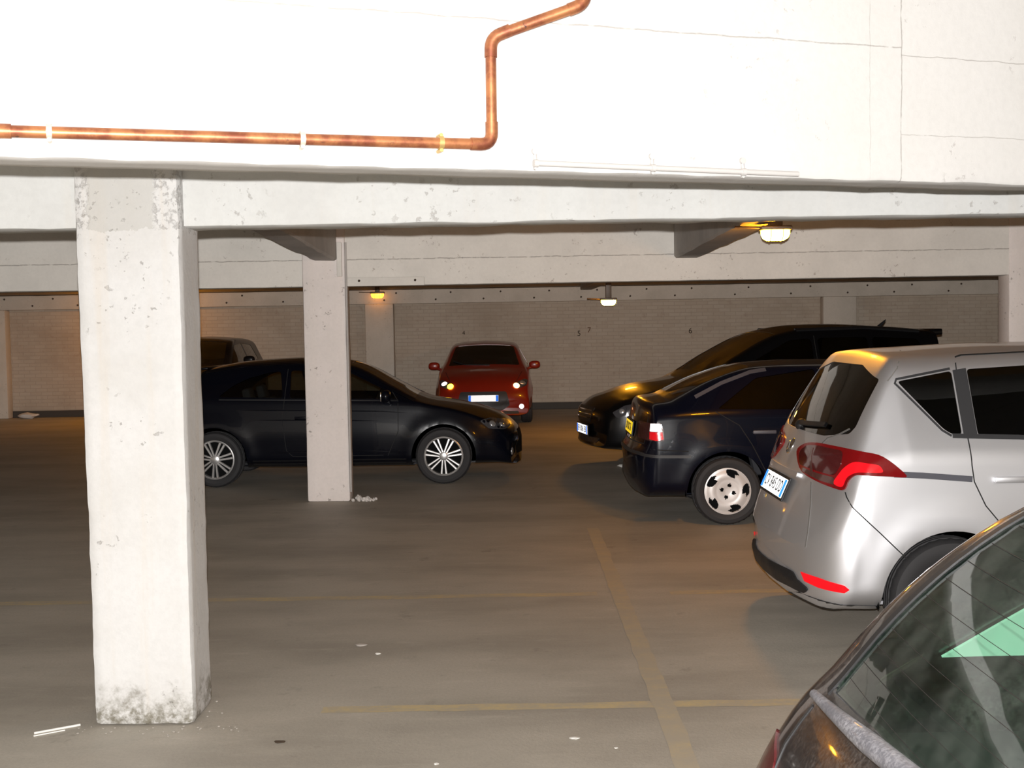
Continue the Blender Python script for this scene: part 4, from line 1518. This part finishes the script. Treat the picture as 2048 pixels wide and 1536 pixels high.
# ---------------- black people carrier, nose towards the floor strip
L = 4.62
WG = [
    (0.00, .40, .62, .70, .80, .79, .74, .01), (0.06, .28, .80, .88, .86, .85, .79, .01), (0.13, .24, .96, 1.06, .89, .88, .79, .01), (0.17, .23, 1.02, 1.22, .90, .88, .77, .01),
    (0.21, .23, 1.05, 1.42, .905, .882, .71, .015), (0.24, .23, 1.06, 1.595, .905, .882, .67, .02), (0.36, .23, 1.06, 1.625, .907, .883, .66, .03),
    (0.9, .22, 1.06, 1.672, .91, .885, .655, .05), (1.5, .21, 1.05, 1.70, .91, .885, .655, .05), (1.95, .21, 1.04, 1.69, .91, .885, .66, .05),
    (2.30, .21, 1.03, 1.63, .91, .885, .665, .045), (2.85, .21, 1.02, 1.38, .91, .88, .72, .04), (3.28, .21, 1.0, 1.125, .91, .875, .77, .04),
    (3.40, .21, .99, 1.07, .908, .872, .775, .04), (3.9, .22, .91, 1.00, .89, .86, .77, .05), (4.25, .23, .82, .91, .86, .83, .74, .05),
    (4.42, .25, .76, .85, .83, .81, .72, .03), (4.54, .26, .69, .77, .79, .77, .69, .02), (4.60, .27, .62, .70, .75, .73, .64, .01), (4.62, .29, .54, .60, .72, .70, .60, .01)]
c = Car('people_carrier', 'tall black people carrier nosing out behind the navy saloon', 'car', (0.87 + L / 2 * .985, 14.78 + L / 2 * .174, 0), PI + .175, L, WG, M_WAGON,
        (0.90 - L / 2, 3.66 - L / 2), 0.325, bow=(0.10, 0.20), rr=0.09)
c.windows(side=[('side_window', round_poly(X(L, [(0.42, 1.20), (0.55, 1.50), (1.15, 1.53), (1.15, 1.11)]), 0.05)),
                ('side_window', round_poly(X(L, [(1.21, 1.53), (1.86, 1.53), (1.86, 1.10), (1.21, 1.11)]), 0.05)),
                ('side_window', round_poly(X(L, [(1.94, 1.53), (2.22, 1.51), (2.92, 1.16), (2.98, 1.07), (1.94, 1.10)]), 0.06))],
          front=round_poly([(2.34 - L / 2, -.57), (2.34 - L / 2, .57), (3.22 - L / 2, .66), (3.22 - L / 2, -.66)], 0.04), z_cut=1.04,
          rear=round_poly([(-.60, 1.52), (.60, 1.52), (.70, 1.13), (-.70, 1.13)], 0.04), rear_reach=.5)
c.arches()
c.finish()
c.wheels('five')
c.seats(2.10 - L / 2, 1.15 - L / 2, .45)
c.dashboard(2.9 - L / 2, .92)
c.plate(1, .46, 'EF 806 EB', M_PLATE)
c.patch('grille', round_poly([(-.36, .74), (.36, .74), (.30, .56), (-.30, .56)], .03), (-1, 0, 0), (0, 1, 0), M_BLACK, 0.004, .01)
for z in (.70, .655, .61):
    c.strip('grille_bar', [(-.33, z), (.33, z)], (-1, 0, 0), (0, 1, 0), M_CHROME, .010, .010)
c.patch('lower_grille', round_poly([(-.5, .38), (.5, .38), (.46, .32), (-.46, .32)], .02), (-1, 0, 0), (0, 1, 0), M_BLACK, 0.004, .01)
for s in (1, -1):
    d, U = Vector((-.45, s * -.9, 0)).normalized(), None
    U = Vector((-d.y * 1, d.x, 0))
    sd, su = (0, -s, 0), (1, 0, 0)
    hl = c.patch('headlight', round_poly(X(L, [(3.98, .84), (4.30, .78), (4.44, .70), (4.40, .64), (4.18, .68)]), .02), sd, su, M_HEADDARK, .005, .01)
    c.ball('headlight_bulb', (4.34 - L / 2, s * 3, .715), (0, -s, 0), .035, M_LAMPGLASS, hl, .004)
    c.ball('headlight_bulb', (4.22 - L / 2, s * 3, .735), (0, -s, 0), .030, M_LAMPGLASS, hl, .004)
    c.strip('roof_rail', X(L, [(0.5, 1.585), (1.2, 1.64), (2.1, 1.625)]), sd, su, M_BLACK, .02, .02, thick=.024)
    c.strip('door_gap', X(L, [(1.9, 1.56), (1.9, .9), (1.88, .35)]), sd, su, M_SEAM, .008, .001)
    c.strip('door_gap', X(L, [(3.02, 1.04), (3.03, .8), (3.02, .35)]), sd, su, M_SEAM, .008, .001)
    handle(c, 2.05 - L / 2, .93, M_WAGON, s)
bm = bmesh.new()
tube_mesh(bm, [(0.70 - L / 2, 0, 1.64), (0.62 - L / 2, 0, 1.72), (0.60 - L / 2, 0, 1.74)], .02, 10, radii=[.03, .012, .004])
from_bm('roof_aerial', bm, M_BLACK, c.root, 40)
bm = bmesh.new()
bm_box(bm, (0.22 - L / 2, 0, 1.575), (.17, 1.16, .075), rot=Matrix.Rotation(.06, 3, 'Y'), bevel=.015)
from_bm('roof_spoiler', bm, M_WAGON, c.root, 40)
c.mirrors(2.90 - L / 2, 1.09, .87, M_WAGON)

# ---------------- blue-black hatchback behind the middle pillar
L = 3.97
A1 = [
    (0.00, .38, .58, .64, .76, .75, .70, .01), (0.03, .30, .72, .78, .80, .79, .74, .01), (0.07, .26, .86, .93, .83, .81, .74, .01), (0.12, .24, .92, 1.03, .848, .82, .72, .01),
    (0.24, .22, .95, 1.17, .86, .825, .68, .015), (0.37, .22, .96, 1.295, .866, .826, .63, .02), (0.42, .22, .96, 1.318, .868, .827, .62, .03), (0.93, .21, .96, 1.392, .87, .828, .59, .045),
    (1.46, .20, .955, 1.412, .87, .828, .585, .05), (1.85, .20, .95, 1.395, .87, .828, .59, .05), (2.07, .20, .94, 1.355, .87, .826, .60, .04),
    (2.56, .20, .925, 1.105, .87, .82, .66, .035), (2.84, .20, .91, .955, .868, .815, .71, .03), (2.92, .20, .89, .93, .866, .81, .71, .03),
    (3.25, .20, .82, .875, .855, .80, .71, .04), (3.52, .21, .755, .815, .84, .78, .70, .05), (3.76, .21, .66, .72, .81, .76, .67, .04), (3.88, .20, .57, .63, .78, .74, .65, .02),
    (3.95, .19, .48, .54, .74, .71, .60, .01), (3.97, .19, .40, .46, .70, .68, .56, .01)]
c = Car('hatchback_car', 'blue-black small hatchback side-on behind the middle pillar', 'car', (-1.885, 14.07, 0), 0.0, L, A1, M_A1,
        (-1.42, 1.115), 0.312, bow=(0.12, 0.22), rr=0.08)
a1 = c
c.windows(side=[('side_window', round_poly([(-1.37, 1.005), (-1.22, 1.125), (-1.05, 1.205), (-0.82, 1.262), (-0.70, 1.275), (-0.655, .985)], 0.035)),
                ('side_window', round_poly([(-0.585, 1.28), (-0.1, 1.275), (0.10, 1.235), (0.60, .985), (0.62, .955), (-0.575, .98)], 0.03))],
          front=round_poly([(0.06, -.50), (0.06, .50), (0.80, .63), (0.80, -.63)], 0.05), z_cut=.93,
          rear=round_poly([(-.53, 1.265), (.53, 1.265), (.62, 1.01), (-.62, 1.01)], 0.04), rear_reach=.6, glass=M_GLASS_LIGHT)
c.arches()
c.finish()
c.wheels('a1')
c.seats(-0.15, -0.95, 0.26)
c.dashboard(0.62, .80)
for s in (1, -1):
    sd, su = (0, s, 0), (1, 0, 0)
    hl = c.patch('headlight', round_poly([(1.52, .695), (1.63, .715), (1.80, .68), (1.87, .62), (1.80, .585), (1.62, .605)], 0.02), sd, su, M_HEADDARK, .005, .01)
    c.ball('headlight_bulb', (1.66, -3 * s, .655), (0, s, 0), .042, M_LAMPGLASS, hl, .004)
    c.ball('headlight_bulb', (1.765, -3 * s, .635), (0, s, 0), .040, M_LAMPGLASS, hl, .004)
    c.patch('tail_light', round_poly([(-1.93, .90), (-1.72, .935), (-1.70, .86), (-1.92, .80)], .02), sd, su, M_RED_DARK, .005, .01)
    c.ball('fog_light', (1.87, -3 * s, .335), (0, s, 0), .045, M_LAMPGLASS, None, .002)
    c.strip('door_gap', [(-0.62, 1.30), (-0.635, .96), (-0.66, .75), (-0.62, .40)], sd, su, M_SEAM, .007, .001)
    c.strip('door_gap', [(0.55, 1.03), (0.62, .93), (0.62, .60), (0.50, .33)], sd, su, M_SEAM, .007, .001)
    c.strip('door_gap', [(-0.62, .40), (-0.55, .335), (0.45, .335)], sd, su, M_SEAM, .006, .001)
    c.strip('waist_moulding', [(-1.36, .975), (-0.62, .96), (0.62, .935)], sd, su, M_BLACK, .014, .004)
    c.bead('swage_line', [(-1.25, .86), (-.4, .845), (0.45, .82), (0.85, .79)], sd, su, M_A1, .007)
    c.bead('swage_line', [(-1.0, .745), (-.2, .735), (0.5, .715)], sd, su, M_A1, .007)
    c.bead('sill_line', [(-0.95, .38), (0.35, .385), (0.62, .36)], sd, su, M_A1, .008)
    c.strip('roof_arch_trim', [(-1.55, 1.275), (-1.1, 1.345), (-0.5, 1.365), (0.0, 1.325), (0.45, 1.10), (0.80, .93)], sd, su, M_A1, .03, .004, thick=.006)
    c.strip('sill_skirt', [(-1.0, .27), (0.7, .27)], sd, su, M_BLACK, .05, .004)
    handle(c, -0.42, .76, M_A1, -s)
bm = bmesh.new()
bm_box(bm, (0.36 - L / 2, 0, 1.312), (.16, 1.06, .03), rot=Matrix.Rotation(-.08, 3, 'Y'), bevel=.012)
from_bm('roof_spoiler', bm, M_A1, c.root, 40)
c.patch('grille', round_poly([(-.34, .56), (.34, .56), (.38, .36), (.30, .28), (-.30, .28), (-.38, .36)], .03), (-1, 0, 0), (0, 1, 0), M_GRILLE, .004, .01)
for s in (1, -1):
    c.patch('bumper_intake', round_poly([(s * .44, .44), (s * .62, .44), (s * .62, .30), (s * .42, .30)], .02), (-1, 0, 0), (0, 1, 0), M_GRILLE, .004, .01)
c.mirrors(0.50, .97, .81, M_A1)

# ---------------- red hatchback facing us
L = 3.96
RD = [
    (0.00, .36, .56, .62, .76, .75, .70, .01), (0.04, .27, .76, .84, .82, .80, .73, .01), (0.12, .24, .92, 1.02, .85, .82, .71, .01), (0.30, .22, .97, 1.25, .86, .825, .66, .015),
    (0.42, .22, .98, 1.38, .865, .826, .62, .02), (0.5, .22, .98, 1.405, .866, .827, .61, .03), (1.0, .21, .98, 1.45, .87, .828, .60, .05),
    (1.5, .20, .97, 1.46, .87, .828, .60, .05), (2.0, .20, .965, 1.44, .87, .828, .605, .05), (2.2, .20, .96, 1.40, .87, .826, .61, .04),
    (2.7, .20, .95, 1.18, .87, .82, .67, .035), (3.05, .20, .93, 1.02, .868, .815, .715, .03), (3.12, .20, .92, .995, .866, .81, .715, .03),
    (3.45, .20, .84, .92, .855, .80, .71, .05), (3.68, .21, .75, .83, .84, .79, .69, .05), (3.82, .21, .66, .73, .82, .77, .67, .03), (3.90, .19, .56, .62, .81, .77, .65, .02),
    (3.945, .18, .46, .52, .80, .77, .65, .01), (3.96, .19, .40, .45, .78, .75, .62, .01)]
c = Car('hatchback_car', 'red hatchback facing forward against the far brick wall', 'car', (-.50, 20.75 + L / 2, 0), -PI / 2, L, RD, M_REDPAINT,
        (0.74 - L / 2, 3.14 - L / 2), 0.31, bow=(0.10, 0.13), rr=0.08)
c.windows(side=[('side_window', round_poly(X(L, [(0.75, 1.06), (0.85, 1.30), (1.55, 1.335), (1.55, 1.01)]), .03)),
                ('side_window', round_poly(X(L, [(1.61, 1.335), (2.12, 1.315), (2.85, 1.0), (1.61, 1.0)]), .03))],
          front=round_poly([(2.22 - L / 2, -.53), (2.22 - L / 2, .53), (2.98 - L / 2, .645), (2.98 - L / 2, -.645)], .05), z_cut=.99,
          rear=round_poly([(-.52, 1.34), (.52, 1.34), (.62, 1.05), (-.62, 1.05)], .04), rear_reach=.6)
c.arches()
c.finish()
c.wheels('five')
c.seats(1.85 - L / 2, 1.1 - L / 2, .30)
c.dashboard(2.65 - L / 2, .86)
c.plate(1, .485, None, M_PLATE)
c.patch('grille', round_poly([(-.40, .60), (.40, .60), (.46, .36), (.32, .27), (-.32, .27), (-.46, .36)], .04), (-1, 0, 0), (0, 1, 0), M_DARKGREY, .004, .01)
for s in (1, -1):
    hl = c.patch('headlight', round_poly([(s * .52, .68), (s * .60, .755), (s * .72, .80), (s * .78, .78), (s * .755, .69), (s * .62, .645)], .02), (-1, 0, 0), (0, 1, 0), M_LAMPGLASS if False else M_HEADDARK, .005, .01)
    lens = c.ball('headlight_bulb', (5, s * .685, .735), (-1, 0, 0), .055, M_WHITE_REFL if s < 0 else M_LAMPGLASS, hl, .006)
    c.ball('turn_signal', (5, s * .575, .690), (-1, 0, 0), .056, M_AMBER_ON if s < 0 else M_AMBER_ON2, hl, .010)
    c.ball('fog_light', (5, s * .66, .335), (-1, 0, 0), .045, M_WHITE_REFL, None, .004)
    c.strip('bonnet_gap', [(s * .50, .70), (s * .60, .80), (s * .68, .92)], (-1, 0, 0), (0, 1, 0), M_SEAM, .008, .001)
    c.patch('lower_intake', round_poly([(s * .34, .26), (s * .60, .26), (s * .62, .21), (s * .34, .21)], .01), (-1, 0, 0), (0, 1, 0), M_BLACK, .004, .01)
c.strip('wiper', [(0.10, 1.035), (-.35, 1.045), (-.56, 1.10)], (-1, 0, 0), (0, 1, 0), M_BLACK, .016, .014, thick=.014)
c.mirrors(2.75 - L / 2, 1.0, .82, M_REDPAINT)

# ---------------- dark off-roader at the back, mostly behind the nearest pillar
L = 4.1
SV = [(r * 4.1 / 3.96, a + .04, b * 1.10, t * 1.115, w1 * 1.0, w2 * 1.0, w3, cr) for (r, a, b, t, w1, w2, w3, cr) in RD]
c = Car('off_roader', 'dark tall car at the brick wall half hidden by the nearest pillar', 'car', (-5.74, 20.2 + L / 2, 0), -PI / 2, L, SV, M_SUV,
        (0.78 - L / 2, 3.26 - L / 2), 0.33, bow=(0.10, 0.2), rr=0.08)
c.windows(side=[('side_window', round_poly(X(L, [(0.8, 1.18), (0.9, 1.45), (1.6, 1.49), (1.6, 1.12)]), .03)),
                ('side_window', round_poly(X(L, [(1.66, 1.49), (2.2, 1.465), (2.95, 1.12), (1.66, 1.11)]), .03))],
          front=round_poly([(2.30 - L / 2, -.53), (2.30 - L / 2, .53), (3.08 - L / 2, .645), (3.08 - L / 2, -.645)], .05), z_cut=1.10,
          rear=round_poly([(-.52, 1.49), (.52, 1.49), (.62, 1.17), (-.62, 1.17)], .04), rear_reach=.6)
c.arches()
c.finish()
c.wheels('five')
c.seats(1.9 - L / 2, 1.1 - L / 2, .40)
c.dashboard(2.75 - L / 2, .96)
c.mirrors(2.85 - L / 2, 1.19, .95, M_SUV)
for s in (1, -1):
    c.patch('headlight', round_poly([(s * .52, .75), (s * .60, .83), (s * .74, .86), (s * .76, .77), (s * .62, .71)], .02), (-1, 0, 0), (0, 1, 0), M_HEADDARK, .005, .01)

# ---------------- dusty graphite car close by, seen through its rear window
L = 3.9
NR = [
    (0.00, .36, .52, .60, .74, .735, .69, .01), (0.03, .29, .62, .70, .78, .775, .72, .01), (0.07, .26, .74, .82, .80, .79, .73, .01), (0.12, .25, .84, .92, .815, .795, .72, .01),
    (0.17, .24, .91, 1.00, .825, .80, .70, .01), (0.22, .24, .93, 1.065, .828, .80, .685, .012), (0.28, .24, .94, 1.15, .83, .80, .66, .014), (0.36, .24, .945, 1.243, .83, .80, .635, .016),
    (0.45, .23, .95, 1.326, .83, .80, .61, .018), (0.56, .22, .95, 1.403, .83, .80, .585, .02), (0.68, .22, .95, 1.455, .83, .80, .565, .03), (0.85, .21, .95, 1.475, .83, .80, .555, .04),
    (1.2, .20, .945, 1.50, .83, .80, .55, .05), (1.8, .20, .94, 1.49, .83, .80, .555, .05), (2.15, .20, .93, 1.44, .83, .80, .57, .04), (2.6, .20, .92, 1.19, .83, .795, .64, .03),
    (2.95, .20, .90, .985, .828, .79, .69, .03), (3.05, .20, .885, .955, .825, .785, .69, .03), (3.4, .20, .81, .88, .81, .77, .68, .04), (3.7, .21, .68, .75, .785, .745, .65, .03),
    (3.84, .23, .56, .62, .75, .72, .61, .02), (3.9, .27, .46, .52, .69, .67, .56, .01)]
c = Car('hatchback_car', 'dusty graphite hatchback close to the camera with glassy sloping tailgate', 'car', (2.36, 1.75, 0), 0.0, L, NR, M_NEAR,
        (0.72 - L / 2, 3.15 - L / 2), 0.30, bow=(0.03, 0.18), rr=0.075, bow_reach=1.0)
near = c
c.windows(side=[('quarter_window', round_poly([(-1.60, .965), (-1.515, 1.035), (-1.505, 1.055), (-1.59, .995)], .008)),
                ('side_window', round_poly([(-1.474, 1.052), (-1.28, 1.195), (-1.0, 1.32), (-0.45, 1.36), (-0.40, 1.05)], .02)),
                ('side_window', round_poly([(-0.33, 1.345), (0.15, 1.33), (0.85, 1.03), (0.88, .985), (-0.33, 1.0)], .02))],
          front=round_poly([(0.25, -.48), (0.25, .48), (0.98, .60), (0.98, -.60)], .04), z_cut=.95,
          rear=round_poly([(-.475, 1.41), (.475, 1.41), (.575, 1.025), (.30, 1.04), (-.30, 1.04), (-.575, 1.025)], .03), rear_reach=.85,
          glass=M_GLASS_CLEAR, rear_glass=M_GLASS_NEAR)
c.arches()
c.finish()
c.wheels('five')
c.seats(0.0, -0.80, .28, cloth=M_CLOTH_G)
c.dashboard(0.82, .80)
# parcel shelf and door cards
bm = bmesh.new()
bm_box(bm, (-1.38, 0, .90), (.62, 1.30, .025), bevel=.008)
from_bm('parcel_shelf', bm, M_TRIM_IN, c.root, 40)
for s in (1, -1):
    bm = bmesh.new()
    bm_box(bm, (-0.1, s * .735, .66), (2.2, .03, .62), bevel=.012)
    from_bm('door_card', bm, M_CLOTH_G, c.root, 40)
c.patch('window_blind', [(-1.474, 1.056), (-1.28, 1.195), (-1.0, 1.32), (-0.9, 1.32), (-0.9, 1.056)], (0, -1, 0), (1, 0, 0), M_BLIND, -.022, .006)
# heater wires in the rear glass
rwz = [1.06 + .034 * k for k in range(10)]
for k, z in enumerate(rwz):
    w = .55 - (z - 1.02) * .27
    c.strip('heater_wire', [(-w, z), (w, z)], (1, 0, 0), (0, 1, 0), M_WIRE, .0007, -.0025, thick=.001, step=.08)
for s in (1, -1):
    d, U = Vector((DL.x, DL.y * s, 0)), Vector((UL.x, UL.y * s, 0))
c.strip('glass_seal', [(-.575, 1.02), (-.475, 1.415), (0, 1.43), (.475, 1.415), (.575, 1.02)], (1, 0, 0), (0, 1, 0), M_BLACK, .022, .003)
for s in (1, -1):
    c.patch('tail_light', round_poly([(s * .60, .86), (s * .74, .90), (s * .77, .80), (s * .76, .62), (s * .64, .60)], .03), (1, 0, 0), (0, 1, 0), M_RED_DARK, .006, .012)
# broad rear wiper blade lying along the foot of the glass
bm = bmesh.new()
pts, rad = [], []
for k in range(16):
    t = k / 15
    y = .57 - 1.05 * t
    loc, nor = c.hit((-5, y, 1.004 + .075 * t), (1, 0, 0))
    pts.append(loc + nor * (.022 + .006 * t))
    rad.append(.009 + .011 * min(1, t * 3.0))
tube_mesh(bm, pts, .02, 12, radii=rad)
from_bm('rear_wiper', bm, M_WIPER, c.root, 45)
c.strip('tailgate_gap', [(.60, .985), (.625, .90), (.60, .80), (.50, .76)], (1, 0, 0), (0, 1, 0), M_DARKGREY, .010, .002)
c.strip('tailgate_gap', [(-.60, .985), (-.625, .90), (-.60, .80), (-.50, .76)], (1, 0, 0), (0, 1, 0), M_DARKGREY, .010, .002)
c.plate(-1, .62, None, M_PLATE)
c.mirrors(0.95, 1.0, .78, M_NEAR)

# ------------------------------------------------------------------ camera and light
cd = bpy.data.cameras.new('camera')
cd.sensor_width = 36.0
cd.lens = 2400.0 / 2048.0 * 36.0
cd.clip_start = 0.05
cam = bpy.data.objects.new('camera', cd)
COL.objects.link(cam)
cam.location = (0, 0, 1.75)
pitch = math.atan(118.0 / 2400.0)
cam.rotation_euler = (Matrix.Rotation(PI / 2 - pitch, 3, 'X') @ Matrix.Rotation(math.radians(-0.95), 3, 'Z')).to_euler()
scene.camera = cam

# the camera's own flash, a few centimetres above the lens: it lit the photograph and throws the thin
# shadows under every beam. The falloff is softened as the camera's tone curve did.
fl = bpy.data.lights.new('camera_flash', 'POINT')
fl.color = (1.0, 0.98, 0.968)
fl.shadow_soft_size = 0.012
fl.energy = 270.0
fl.use_nodes = True
nt = fl.node_tree
em = next(n for n in nt.nodes if n.type == 'EMISSION')
fo = nt.nodes.new('ShaderNodeLightFalloff')
fo.inputs['Strength'].default_value = 1.0
nt.links.new(fo.outputs['Linear'], em.inputs['Strength'])
fo_ = bpy.data.objects.new('camera_flash', fl)
fo_.location = (0.0, -0.01, 1.822)
COL.objects.link(fo_)

w = bpy.data.worlds.new('garage_air')
w.use_nodes = True
w.node_tree.nodes['Background'].inputs[0].default_value = (0.0, 0.0, 0.0, 1)
scene.world = w
vs = scene.view_settings
vs.view_transform = 'Standard'
vs.look = 'None'
vs.exposure = 0.0
vs.gamma = 1.0
vs.use_curve_mapping = False
scene.cycles.max_bounces = 8
scene.cycles.diffuse_bounces = 4
scene.cycles.glossy_bounces = 4
scene.cycles.transparent_max_bounces = 16
scene.cycles.use_denoising = True
scene.cycles.sample_clamp_indirect = 4.0
bpy.context.view_layer.update()
